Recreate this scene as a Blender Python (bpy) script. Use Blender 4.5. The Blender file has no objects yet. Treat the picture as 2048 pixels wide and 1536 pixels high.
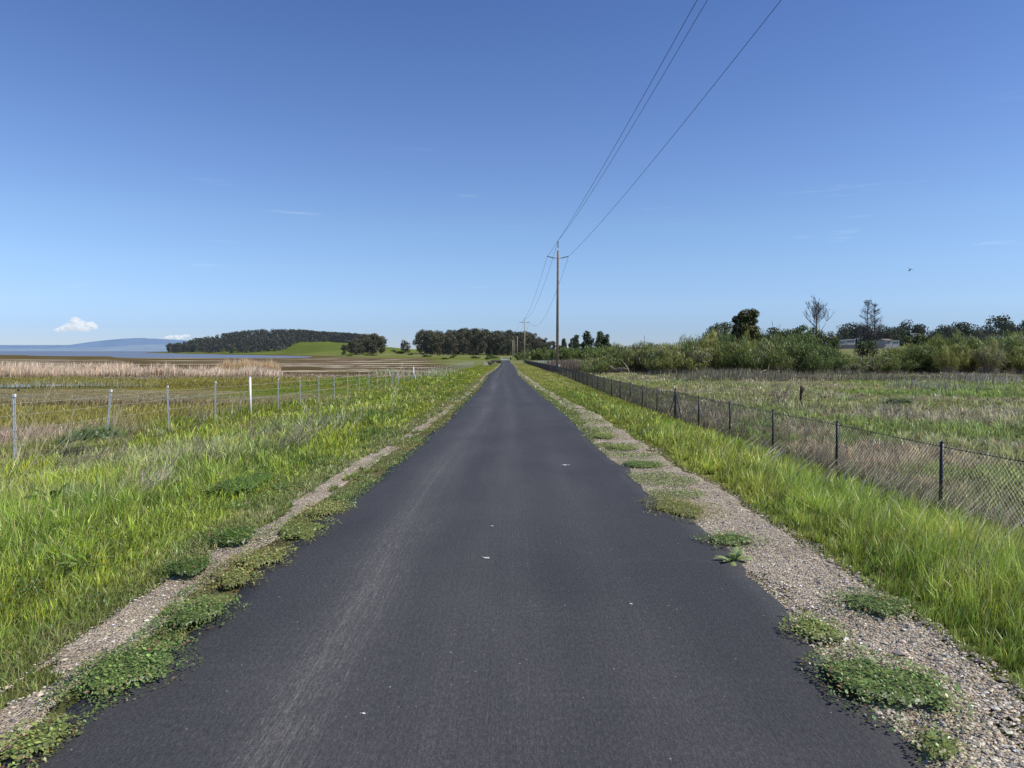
import bpy, math, random
import numpy as np
from mathutils import Vector, Matrix, noise as mnoise

rng = np.random.default_rng(11)
random.seed(5)
R = math.radians
scn = bpy.context.scene
COL = scn.collection

# ------------------------------------------------------------------ camera model
CAMZ, F, HORIZ = 1.52, 1420.0, 702.0
TH = math.atan((768.0 - HORIZ) / F)
FOVT = 1024.0 / F

def interp(tab):
    xs = np.array([a for a, b in tab], float); ys = np.array([b for a, b in tab], float)
    return lambda v: np.interp(v, xs, ys)

# drop of the ground below the eye, against distance ahead
H_road = interp([(-60, 1.5), (6, 1.5), (9, 1.55), (12, 1.62), (18, 1.71), (22, 1.79), (25.5, 1.86), (30.5, 1.97), (37.5, 2.1),
                 (46, 2.21), (58, 2.33), (75, 2.5), (102, 2.8), (142, 3.12), (200, 3.7), (264, 4.2), (400, 4.3)])
XC = interp([(-60, -.13), (7, -.13), (18, -.07), (37, -.26), (58, -.6), (75, -.92), (102, -.92), (142, -.98), (200, -1.6), (264, -2.36), (500, -4)])
WL = interp([(-60, 1.62), (2.6, 1.66), (4.2, 1.56), (5, 1.6), (7.3, 1.52), (9, 1.49), (12, 1.5), (20, 1.53), (300, 1.53)])
WR = interp([(-60, 1.62), (2.6, 1.62), (3.3, 1.63), (4.2, 1.72), (5, 1.74), (6, 1.72), (7.3, 1.62), (9, 1.58), (12, 1.54), (20, 1.53), (300, 1.53)])
H_marsh = interp([(-60, 2.3), (10, 2.4), (22, 2.58), (35, 2.74), (50, 2.86), (85, 3.08), (140, 3.5), (264, 4.25), (330, 4.38), (600, 4.45)])
H_field = interp([(-60, 2.15), (10, 2.2), (32, 2.4), (60, 2.58), (91, 2.75), (140, 3.1), (264, 3.9), (400, 3.9)])
OFF_R = interp([(-60, .62), (10, .62), (25, .52), (60, .25), (88, .1), (264, 0.0)])
SEA_H = 4.62
FAR_D = np.array([300, 450, 600, 800, 1000, 1300, 1700, 2600, 9000], float)
FAR = {
 -400: [722, 716.1, 712.5, 709.9, 709.4, 709.5, 708, 706.5, 705],
 0:    [722, 716.1, 712.5, 709.9, 709.4, 709.5, 708, 706.5, 705],
 200:  [722, 716.1, 712.6, 711.5, 711, 709.5, 708, 706.5, 705],
 325:  [722, 716.0, 715.5, 713, 711, 708.8, 705.2, 704.2, 704],
 360:  [722, 716.0, 715.5, 713, 711, 706.3, 702.0, 702.0, 703],
 400:  [722, 716.0, 715.5, 713, 710, 704.5, 692.0, 689, 700],
 480:  [722, 716.0, 715.0, 711, 706, 695.0, 676.0, 684, 698],
 560:  [722, 716.0, 714.5, 709, 704, 690.0, 674.0, 684, 698],
 600:  [722, 716.0, 714.0, 706, 695, 684.5, 674.0, 684, 698],
 650:  [722, 715.6, 711.8, 700, 689, 684.0, 679.0, 686, 698],
 690:  [722, 715.0, 709.5, 698, 689, 686.0, 685.0, 690, 699],
 770:  [722, 714.0, 707.5, 698, 695, 694.5, 694.0, 697, 700],
 830:  [722, 714.0, 706.5, 700, 698.5, 698.5, 699.0, 700, 701],
 900:  [720, 713.5, 708.0, 702, 699, 699, 699.5, 700, 701],
 1000: [719, 714.0, 709.5, 704, 699, 699, 699.5, 700, 701],
 1110: [718, 713.0, 708.0, 702, 697, 698, 699.5, 700, 701],
 1200: [713, 704.0, 699.0, 697, 696, 698, 699.5, 700, 701],
 1300: [709, 700.0, 696.0, 696, 696, 698, 699.5, 700, 701],
 1650: [699, 690.0, 688.0, 690, 693, 697, 699.5, 700, 701],
 2048: [697, 688.0, 686.0, 690, 693, 697, 699.5, 700, 701],
 2600: [697, 688.0, 686.0, 690, 693, 697, 699.5, 700, 701]}
FPX = np.array(sorted(FAR), float)
FTAB = np.array([FAR[int(k)] for k in FPX], float)

def sstep(a, b, v):
    t = np.clip((v - a) / (b - a), 0, 1)
    return t * t * (3 - 2 * t)

# value noise, vectorised
def _hash(i, j, s):
    n = (i.astype(np.int64) * 374761393 + j.astype(np.int64) * 668265263 + s * 974634533) & 0x7fffffff
    n = ((n ^ (n >> 13)) * 1274126177) & 0x7fffffff
    n = n ^ (n >> 16)
    return (n & 0xffffff) / float(0xffffff)

def vnoise(x, y, s=0):
    x = np.asarray(x, float); y = np.asarray(y, float)
    i = np.floor(x); j = np.floor(y); fx = x - i; fy = y - j
    fx = fx * fx * (3 - 2 * fx); fy = fy * fy * (3 - 2 * fy)
    i = i.astype(np.int64); j = j.astype(np.int64)
    a = _hash(i, j, s); b = _hash(i + 1, j, s); c = _hash(i, j + 1, s); d = _hash(i + 1, j + 1, s)
    return (a + (b - a) * fx) * (1 - fy) + (c + (d - c) * fx) * fy

def fbm(x, y, s=0, o=4):
    t = 0; amp = .5; tot = 0
    for k in range(o):
        t = t + amp * vnoise(np.asarray(x) * 2 ** k + 17.3 * k, np.asarray(y) * 2 ** k + 5.1 * k, s + k)
        tot += amp; amp *= .5
    return t / tot

def ground_z(x, y):
    x = np.asarray(x, float); y = np.asarray(y, float)
    s = x - XC(y)
    hr = H_road(y)
    hl = hr + .55 * sstep(2.2, 9.5, -s)
    hm = np.maximum(H_marsh(y), hr + .1)
    left = hl + (hm - hl) * sstep(10, 19, -s)
    rr = hr + OFF_R(y) * sstep(2.4, 6.0, s)
    right = rr + (H_field(y) - rr) * sstep(6.2, 14, s)
    h = np.where(s < 0, left, right)
    z = CAMZ - h
    amp = .05 * sstep(2.2, 4, np.abs(s)) + .05 * sstep(12, 20, np.abs(s))
    z = z + amp * (fbm(x * .45, y * .45, 3) - .5) * 2
    # far country
    D = np.maximum(y, 1.0)
    px = 1024 + F * x / D
    ld = np.log(np.clip(D, 300, 9000)); L = np.log(FAR_D)
    jd = np.clip(np.searchsorted(L, ld) - 1, 0, len(L) - 2); fd = (ld - L[jd]) / (L[jd + 1] - L[jd])
    pc = np.clip(px, FPX[0], FPX[-1]); jp = np.clip(np.searchsorted(FPX, pc) - 1, 0, len(FPX) - 2)
    fp = (pc - FPX[jp]) / (FPX[jp + 1] - FPX[jp]); fp = fp * fp * (3 - 2 * fp)
    row = (FTAB[jp, jd] * (1 - fp) + FTAB[jp + 1, jd] * fp) * (1 - fd) + (FTAB[jp, jd + 1] * (1 - fp) + FTAB[jp + 1, jd + 1] * fp) * fd
    zf = CAMZ - (row - HORIZ) / F * D
    w = sstep(215, 300, y)
    return z * (1 - w) + zf * w

def gz(x, y):
    return float(ground_z(np.array([x]), np.array([y]))[0])

def ray(px, py):
    dx = (px - 1024) / F; dy = (768 - py) / F
    return np.array([dx, math.cos(TH) + dy * math.sin(TH), -math.sin(TH) + dy * math.cos(TH)])

def at(px, py, D):
    r = ray(px, py); k = D / r[1]
    return np.array([r[0] * k, D, CAMZ + r[2] * k])

def on_ground(px, py, dmin=1.0, dmax=400):
    r = ray(px, py)
    ds = np.exp(np.linspace(math.log(dmin), math.log(dmax), 3000))
    k = ds / r[1]
    x = r[0] * k; z = CAMZ + r[2] * k
    g = ground_z(x, ds)
    i = int(np.argmax(z <= g)) if np.any(z <= g) else len(ds) - 1
    return np.array([x[i], ds[i], g[i]])

def base_at(px, D):
    x = (px - 1024) / F * D
    return np.array([x, D, gz(x, D)])

# ------------------------------------------------------------------ object helpers
def link(o):
    COL.objects.link(o); return o

def tag(o, label=None, cat=None, group=None, kind=None):
    if label: o['label'] = label
    if cat: o['category'] = cat
    if group: o['group'] = group
    if kind: o['kind'] = kind
    return o

def empty(name, loc, label=None, cat=None, group=None, rz=0.0):
    o = bpy.data.objects.new(name, None); link(o)
    o.location = tuple(float(v) for v in loc); o.rotation_euler = (0, 0, rz)
    o.empty_display_size = .2
    return tag(o, label, cat, group)

def mesh_np(name, verts, sizes, loops, cols=None, smooth=False):
    me = bpy.data.meshes.new(name)
    verts = np.asarray(verts, np.float32); sizes = np.asarray(sizes, np.int32); loops = np.asarray(loops, np.int32)
    me.vertices.add(len(verts)); me.vertices.foreach_set('co', verts.ravel())
    me.loops.add(len(loops)); me.loops.foreach_set('vertex_index', loops)
    me.polygons.add(len(sizes))
    st = np.concatenate([[0], np.cumsum(sizes)[:-1]]).astype(np.int32)
    me.polygons.foreach_set('loop_start', st)
    me.polygons.foreach_set('use_smooth', np.full(len(sizes), bool(smooth)))
    if cols is not None:
        a = me.color_attributes.new('col', 'FLOAT_COLOR', 'POINT')
        c = np.ones((len(verts), 4), np.float32); c[:, :3] = np.clip(cols, 0, 1)
        a.data.foreach_set('color', c.ravel())
    me.update(calc_edges=True)
    me.validate()
    return me

def obj(name, me, mat=None, parent=None):
    o = bpy.data.objects.new(name, me); link(o)
    if mat: me.materials.append(mat)
    if parent: o.parent = parent
    return o

class MB:
    def __init__(s): s.v = []; s.f = []; s.c = []
    def add(s, vs, fs, c=None):
        n = len(s.v); s.v += [tuple(float(a) for a in v) for v in vs]; s.f += [tuple(i + n for i in f) for f in fs]
        s.c += [c if c is not None else (.5, .5, .5)] * len(vs)
    def box(s, lo, hi, c=None):
        x0, y0, z0 = lo; x1, y1, z1 = hi
        s.add([(x0, y0, z0), (x1, y0, z0), (x1, y1, z0), (x0, y1, z0), (x0, y0, z1), (x1, y0, z1), (x1, y1, z1), (x0, y1, z1)],
              [(0, 3, 2, 1), (4, 5, 6, 7), (0, 1, 5, 4), (1, 2, 6, 5), (2, 3, 7, 6), (3, 0, 4, 7)], c)
    def tube(s, pts, rad, n=6, c=None, cap=True):
        pts = [Vector(tuple(float(a) for a in p)) for p in pts]
        if not hasattr(rad, '__len__'): rad = [rad] * len(pts)
        vs = []; fs = []
        for i, p in enumerate(pts):
            d = (pts[min(i + 1, len(pts) - 1)] - pts[max(i - 1, 0)])
            if d.length < 1e-9: d = Vector((0, 0, 1))
            d.normalize()
            a = d.cross(Vector((0, 0, 1)) if abs(d.z) < .95 else Vector((1, 0, 0))).normalized(); b = d.cross(a)
            for k in range(n):
                t = 2 * math.pi * k / n
                vs.append(p + (a * math.cos(t) + b * math.sin(t)) * rad[i])
        for i in range(len(pts) - 1):
            for k in range(n):
                k2 = (k + 1) % n
                fs.append((i * n + k, i * n + k2, (i + 1) * n + k2, (i + 1) * n + k))
        if cap:
            fs.append(tuple(range(n))[::-1]); fs.append(tuple((len(pts) - 1) * n + k for k in range(n)))
        s.add(vs, fs, c)
    def mesh(s, name, smooth=False, cols=False):
        sizes = [len(f) for f in s.f]; loops = [i for f in s.f for i in f]
        return mesh_np(name, s.v, sizes, loops, np.array(s.c) if cols else None, smooth)
    def build(s, name, mat, parent=None, smooth=False, cols=False):
        return obj(name, s.mesh(name, smooth, cols), mat, parent)

def copy_tree(o, parent=None):
    c = o.copy(); COL.objects.link(c); c.parent = parent
    for ch in list(o.children): copy_tree(ch, c)
    return c

def place(proto, state, loc, scale=1.0, rz=0.0, label=None, group=None):
    """first call moves the prototype itself, later calls copy it with its parts"""
    if state.get(proto.name_full): o = copy_tree(proto)
    else: o = proto; state[proto.name_full] = True
    o.location = tuple(float(v) for v in loc)
    o.scale = (scale, scale, scale) if not hasattr(scale, '__len__') else scale
    o.rotation_euler = (0, 0, rz)
    if label: o['label'] = label
    if group: o['group'] = group
    return o
ST = {}

# ------------------------------------------------------------------ materials
def newmat(name):
    m = bpy.data.materials.new(name); m.use_nodes = True
    nt = m.node_tree; nt.nodes.clear()
    out = nt.nodes.new('ShaderNodeOutputMaterial')
    return m, nt, out

def N(nt, kind, **kw):
    n = nt.nodes.new(kind)
    for k, v in kw.items():
        if k.startswith('i_'): n.inputs[k[2:].replace('_', ' ')].default_value = v
        else: setattr(n, k, v)
    return n

def ramp(nt, fac, stops):
    r = nt.nodes.new('ShaderNodeValToRGB')
    el = r.color_ramp.elements
    while len(el) > 1: el.remove(el[-1])
    el[0].position, el[0].color = stops[0][0], (*stops[0][1], 1)
    for p, c in stops[1:]:
        e = el.new(p); e.color = (*c, 1)
    nt.links.new(fac, r.inputs[0]); return r

def simple(name, c, rough=.7, metal=0.0, var=.25, scale=8.0, bump=0.0):
    m, nt, out = newmat(name)
    p = N(nt, 'ShaderNodeBsdfPrincipled', i_Roughness=rough, i_Metallic=metal)
    tc = N(nt, 'ShaderNodeTexCoord')
    no = N(nt, 'ShaderNodeTexNoise', i_Scale=scale, i_Detail=5.0)
    nt.links.new(tc.outputs['Object'], no.inputs['Vector'])
    r = ramp(nt, no.outputs['Fac'], [(.25, tuple(v * (1 - var) for v in c)), (.75, tuple(min(1, v * (1 + var)) for v in c))])
    nt.links.new(r.outputs['Color'], p.inputs['Base Color'])
    if bump:
        b = N(nt, 'ShaderNodeBump', i_Strength=bump, i_Distance=.02); nt.links.new(no.outputs['Fac'], b.inputs['Height']); nt.links.new(b.outputs['Normal'], p.inputs['Normal'])
    nt.links.new(p.outputs[0], out.inputs[0]); return m

def foliage(name, trans=.3, gloss=.06, haze=0.0, gain=1.0):
    m, nt, out = newmat(name)
    at_ = N(nt, 'ShaderNodeAttribute', attribute_name='col')
    col = at_.outputs['Color']
    if gain != 1.0:
        mx = N(nt, 'ShaderNodeMixRGB', blend_type='MULTIPLY'); mx.inputs[0].default_value = 1; mx.inputs[2].default_value = (gain, gain, gain, 1)
        nt.links.new(col, mx.inputs[1]); col = mx.outputs[0]
    d = N(nt, 'ShaderNodeBsdfDiffuse'); t = N(nt, 'ShaderNodeBsdfTranslucent'); g = N(nt, 'ShaderNodeBsdfGlossy', i_Roughness=.45)
    nt.links.new(col, d.inputs['Color']); nt.links.new(col, t.inputs['Color'])
    m1 = N(nt, 'ShaderNodeMixShader'); m1.inputs[0].default_value = trans
    nt.links.new(d.outputs[0], m1.inputs[1]); nt.links.new(t.outputs[0], m1.inputs[2])
    last = m1
    if gloss:
        m2 = N(nt, 'ShaderNodeMixShader'); m2.inputs[0].default_value = gloss
        nt.links.new(m1.outputs[0], m2.inputs[1]); nt.links.new(g.outputs[0], m2.inputs[2]); last = m2
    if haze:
        e = N(nt, 'ShaderNodeEmission', i_Strength=1.0); e.inputs[0].default_value = (.30, .42, .62, 1)  # aerial haze painted in as a fixed share of sky-blue emission
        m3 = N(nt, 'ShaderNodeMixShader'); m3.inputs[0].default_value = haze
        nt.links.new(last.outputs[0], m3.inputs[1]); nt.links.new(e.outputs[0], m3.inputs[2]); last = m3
    nt.links.new(last.outputs[0], out.inputs[0]); return m

M_GRASS = foliage('grass_blade', .42, .05, gain=1.75)
M_DRY = foliage('dry_stalk', .3, .03, gain=1.75)
M_LEAF = foliage('leaf', .3, .05, gain=1.6)
M_TREE = foliage('tree_leaf', .32, .03, gain=3.2)
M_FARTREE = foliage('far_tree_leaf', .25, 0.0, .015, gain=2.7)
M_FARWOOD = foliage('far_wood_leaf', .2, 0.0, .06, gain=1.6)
M_BARK = simple('bark', (.16, .13, .10), .9, var=.35, scale=3, bump=.4)
M_DEAD = simple('dead_wood', (.15, .13, .105), .9, var=.3, scale=5)
M_DARKDEAD = simple('dark_dead_wood', (.10, .09, .08), .9, var=.3, scale=5)
M_BLEACH = simple('bleached_wood', (.30, .265, .205), .85, var=.3, scale=4)
M_POLE = simple('pole_wood', (.17, .125, .09), .85, var=.35, scale=2.5, bump=.3)
M_PALEPOLE = simple('pale_pole_wood', (.33, .28, .20), .85, var=.2, scale=2.5)
M_INSUL = simple('grey_polymer', (.09, .10, .12), .5, var=.2)
M_GALV = simple('galvanised_steel', (.52, .55, .57), .5, .25, var=.2, scale=14)
M_GALVDK = simple('weathered_steel', (.16, .16, .16), .7, .2, var=.35, scale=14)
M_WHITE = simple('white_paint', (.78, .78, .75), .55, var=.12, scale=10)
M_WIREPALE = simple('pale_fence_wire', (.55, .52, .42), .5, .3, var=.2)
M_LINE = simple('power_line_wire', (.06, .06, .07), .5, .3, var=.1)
M_BLACK = simple('black_vinyl', (.014, .015, .018), .45, var=.3, scale=20)
M_RUST = simple('rusty_pipe', (.055, .035, .025), .8, var=.5, scale=12, bump=.4)

# terrain
def mat_terrain():
    m, nt, out = newmat('terrain_ground')
    p = N(nt, 'ShaderNodeBsdfDiffuse')
    a = N(nt, 'ShaderNodeAttribute', attribute_name='col'); g = N(nt, 'ShaderNodeNewGeometry')
    n1 = N(nt, 'ShaderNodeTexNoise', i_Scale=1.7, i_Detail=9.0, i_Roughness=.7); nt.links.new(g.outputs['Position'], n1.inputs['Vector'])
    n2 = N(nt, 'ShaderNodeTexNoise', i_Scale=.16, i_Detail=6.0, i_Roughness=.65); nt.links.new(g.outputs['Position'], n2.inputs['Vector'])
    r1 = ramp(nt, n1.outputs['Fac'], [(.28, (.55, .52, .5)), (.5, (1, 1, 1)), (.72, (1.35, 1.38, 1.2))])
    r2 = ramp(nt, n2.outputs['Fac'], [(.3, (.78, .76, .74)), (.7, (1.2, 1.2, 1.15))])
    m1 = N(nt, 'ShaderNodeMixRGB', blend_type='MULTIPLY'); m1.inputs[0].default_value = 1
    m2 = N(nt, 'ShaderNodeMixRGB', blend_type='MULTIPLY'); m2.inputs[0].default_value = 1
    nt.links.new(a.outputs['Color'], m1.inputs[1]); nt.links.new(r1.outputs[0], m1.inputs[2])
    nt.links.new(m1.outputs[0], m2.inputs[1]); nt.links.new(r2.outputs[0], m2.inputs[2])
    nt.links.new(m2.outputs[0], p.inputs['Color'])
    b = N(nt, 'ShaderNodeBump', i_Strength=.6, i_Distance=.08); nt.links.new(n1.outputs['Fac'], b.inputs['Height']); nt.links.new(b.outputs[0], p.inputs['Normal'])
    nt.links.new(p.outputs[0], out.inputs[0]); return m

def mat_asphalt():
    m, nt, out = newmat('sealed_asphalt')
    p = N(nt, 'ShaderNodeBsdfPrincipled', i_Roughness=.8); p.inputs['Specular IOR Level'].default_value = .25
    a = N(nt, 'ShaderNodeAttribute', attribute_name='ruv')
    def scaled(sx, sy, detail=4.0, rough=.55, dist=0.0, seed=0.0):
        mp = N(nt, 'ShaderNodeMapping'); mp.inputs['Scale'].default_value = (sx, sy, 1); mp.inputs['Location'].default_value = (seed, seed * .7, 0)
        nt.links.new(a.outputs['Vector'], mp.inputs['Vector'])
        n = N(nt, 'ShaderNodeTexNoise', i_Scale=1.0, i_Detail=detail, i_Roughness=rough, i_Distortion=dist); nt.links.new(mp.outputs[0], n.inputs['Vector']); return n.outputs['Fac']
    def math_(op, x, y=None, clamp=False):
        n = N(nt, 'ShaderNodeMath', operation=op, use_clamp=clamp)
        for i, v in enumerate((x, y)):
            if v is None: continue
            if isinstance(v, (int, float)): n.inputs[i].default_value = v
            else: nt.links.new(v, n.inputs[i])
        return n.outputs[0]
    def mrange(v, a0, a1, b0=0.0, b1=1.0):
        n = N(nt, 'ShaderNodeMapRange'); n.inputs[1].default_value = a0; n.inputs[2].default_value = a1; n.inputs[3].default_value = b0; n.inputs[4].default_value = b1
        nt.links.new(v, n.inputs[0]); return n.outputs[0]
    streak = mrange(scaled(95, 6.5, 4, .7, .5, 3.1), .46, .74)          # fine brush lines along the road
    streak2 = mrange(scaled(34, .22, 3, .6, .2, 9.4), .46, .80)
    broad = scaled(2.4, .08, 3, .5, .4, 5.5)
    patch = scaled(1.1, .5, 5, .6, .4, 1.7)
    cross = mrange(scaled(.6, 9, 3, .6, .3, 12.0), .56, .76)
    sx = N(nt, 'ShaderNodeSeparateXYZ'); nt.links.new(a.outputs['Vector'], sx.inputs[0])
    # the two wheel paths, scuffed paler
    def lane(c, w):
        d = math_('DIVIDE', math_('SUBTRACT', sx.outputs[0], c), w); return math_('POWER', 2.718, math_('MULTIPLY', math_('MULTIPLY', d, d), -1.0))
    lanes = math_('ADD', lane(-.72, .34), math_('ADD', math_('MULTIPLY', lane(.02, .28), .6), math_('MULTIPLY', lane(.75, .22), .35)))
    lanes = math_('MULTIPLY', lanes, mrange(broad, .3, .65, .35, 1.0), True)
    fine = scaled(190, 190, 2, .7, 0, 2.2)
    w1 = math_('MULTIPLY', math_('MULTIPLY', streak, mrange(lanes, 0, 1, .12, 1)), mrange(fine, .35, .6, .3, 1))
    w2 = math_('MULTIPLY', streak2, mrange(lanes, 0, 1, .1, .8))
    tot = math_('ADD', math_('MULTIPLY', w1, .62), math_('ADD', math_('MULTIPLY', w2, .24), math_('ADD', math_('MULTIPLY', lanes, .34), math_('MULTIPLY', cross, .06))), True)
    tot = math_('ADD', tot, mrange(patch, .3, .7, -.06, .08), True)
    base = ramp(nt, tot, [(0, (.048, .0478, .0488)), (.35, (.078, .0765, .074)), (1, (.20, .187, .162))])
    # pale grit and dark pits
    mp = N(nt, 'ShaderNodeMapping'); nt.links.new(a.outputs['Vector'], mp.inputs['Vector'])
    vo = N(nt, 'ShaderNodeTexVoronoi', i_Scale=30.0); nt.links.new(mp.outputs[0], vo.inputs['Vector'])
    sepc = N(nt, 'ShaderNodeSeparateColor'); nt.links.new(vo.outputs['Color'], sepc.inputs[0])
    rad = mrange(sepc.outputs[0], .86, 1.0, 0.0, .15)
    spk = math_('LESS_THAN', vo.outputs['Distance'], rad)
    mx = N(nt, 'ShaderNodeMixRGB'); nt.links.new(math_('MULTIPLY', spk, .75), mx.inputs[0]); nt.links.new(base.outputs[0], mx.inputs[1]); mx.inputs[2].default_value = (.33, .31, .28, 1)
    g2 = N(nt, 'ShaderNodeMixRGB', blend_type='MULTIPLY'); g2.inputs[0].default_value = 1
    gr = ramp(nt, scaled(170, 150, 4, .85, 0, 7.0), [(.34, (.45, .45, .46)), (.5, (.95, .95, .95)), (.68, (1.75, 1.74, 1.72))])
    nt.links.new(mx.outputs[0], g2.inputs[1]); nt.links.new(gr.outputs[0], g2.inputs[2])
    g3 = N(nt, 'ShaderNodeMixRGB', blend_type='MULTIPLY'); g3.inputs[0].default_value = 1
    gr2 = ramp(nt, scaled(85, 30, 4, .75, .3, 17.0), [(.34, (.70, .70, .71)), (.5, (.98, .98, .98)), (.68, (1.5, 1.48, 1.44))])
    nt.links.new(g2.outputs[0], g3.inputs[1]); nt.links.new(gr2.outputs[0], g3.inputs[2])
    g4 = N(nt, 'ShaderNodeMixRGB', blend_type='MULTIPLY'); g4.inputs[0].default_value = 1
    gr4 = ramp(nt, scaled(.9, .35, 6, .65, .8, 27.0), [(.3, (.86, .86, .87)), (.7, (1.13, 1.12, 1.10))])
    nt.links.new(g3.outputs[0], g4.inputs[1]); nt.links.new(gr4.outputs[0], g4.inputs[2])
    nt.links.new(g4.outputs[0], p.inputs['Base Color'])
    hgt = math_('ADD', math_('MULTIPLY', scaled(60, .7, 3, .6, .3, 4.0), .5), math_('MULTIPLY', scaled(140, 120, 3, .7, 0, 8.0), .5))
    b = N(nt, 'ShaderNodeBump', i_Strength=.5, i_Distance=.008); nt.links.new(hgt, b.inputs['Height']); nt.links.new(b.outputs[0], p.inputs['Normal'])
    nt.links.new(p.outputs[0], out.inputs[0]); return m

def mat_gravel():
    m, nt, out = newmat('gravel_bed')
    p = N(nt, 'ShaderNodeBsdfPrincipled', i_Roughness=.9)
    g = N(nt, 'ShaderNodeNewGeometry')
    vo = N(nt, 'ShaderNodeTexVoronoi', i_Scale=75.0); nt.links.new(g.outputs['Position'], vo.inputs['Vector'])
    s = N(nt, 'ShaderNodeSeparateColor'); nt.links.new(vo.outputs['Color'], s.inputs[0])
    c = ramp(nt, s.outputs[0], [(0, (.19, .165, .135)), (.35, (.36, .305, .22)), (.7, (.50, .42, .30)), (1, (.64, .56, .43))])
    n2 = N(nt, 'ShaderNodeTexNoise', i_Scale=2.2, i_Detail=5.0); nt.links.new(g.outputs['Position'], n2.inputs['Vector'])
    c2 = ramp(nt, n2.outputs['Fac'], [(.3, (.72, .66, .56)), (.7, (1.1, 1.08, 1.03))])
    mx = N(nt, 'ShaderNodeMixRGB', blend_type='MULTIPLY'); mx.inputs[0].default_value = 1
    nt.links.new(c.outputs[0], mx.inputs[1]); nt.links.new(c2.outputs[0], mx.inputs[2]); nt.links.new(mx.outputs[0], p.inputs['Base Color'])
    r = ramp(nt, vo.outputs['Distance'], [(0, (1, 1, 1)), (.7, (0, 0, 0))])
    b = N(nt, 'ShaderNodeBump', i_Strength=.9, i_Distance=.012); nt.links.new(r.outputs[0], b.inputs['Height']); nt.links.new(b.outputs[0], p.inputs['Normal'])
    nt.links.new(p.outputs[0], out.inputs[0]); return m

def mat_water(name, c, rough, sc, strength):
    m, nt, out = newmat(name)
    p = N(nt, 'ShaderNodeBsdfPrincipled', i_Roughness=rough); p.inputs['Base Color'].default_value = (*c, 1); p.inputs['IOR'].default_value = 1.33
    g = N(nt, 'ShaderNodeNewGeometry'); n = N(nt, 'ShaderNodeTexNoise', i_Scale=sc, i_Detail=6.0); nt.links.new(g.outputs['Position'], n.inputs['Vector'])
    b = N(nt, 'ShaderNodeBump', i_Strength=strength, i_Distance=.3); nt.links.new(n.outputs['Fac'], b.inputs['Height']); nt.links.new(b.outputs[0], p.inputs['Normal'])
    nt.links.new(p.outputs[0], out.inputs[0]); return m

# ------------------------------------------------------------------ ground colours
def mix(a, b, t):
    t = np.asarray(t)[..., None]
    return a * (1 - t) + np.asarray(b, float) * t
LIME = np.array([.155, .18, .021]); GREEN = np.array([.105, .14, .020]); DKGRN = np.array([.058, .095, .017])
STRAW = np.array([.27, .225, .115]); GREYDRY = np.array([.225, .20, .125]); OLIVE = np.array([.205, .18, .045]); PINKTAN = np.array([.25, .19, .125])
BROWN = np.array([.098, .072, .040]); REDBR = np.array([.145, .105, .055])

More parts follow.
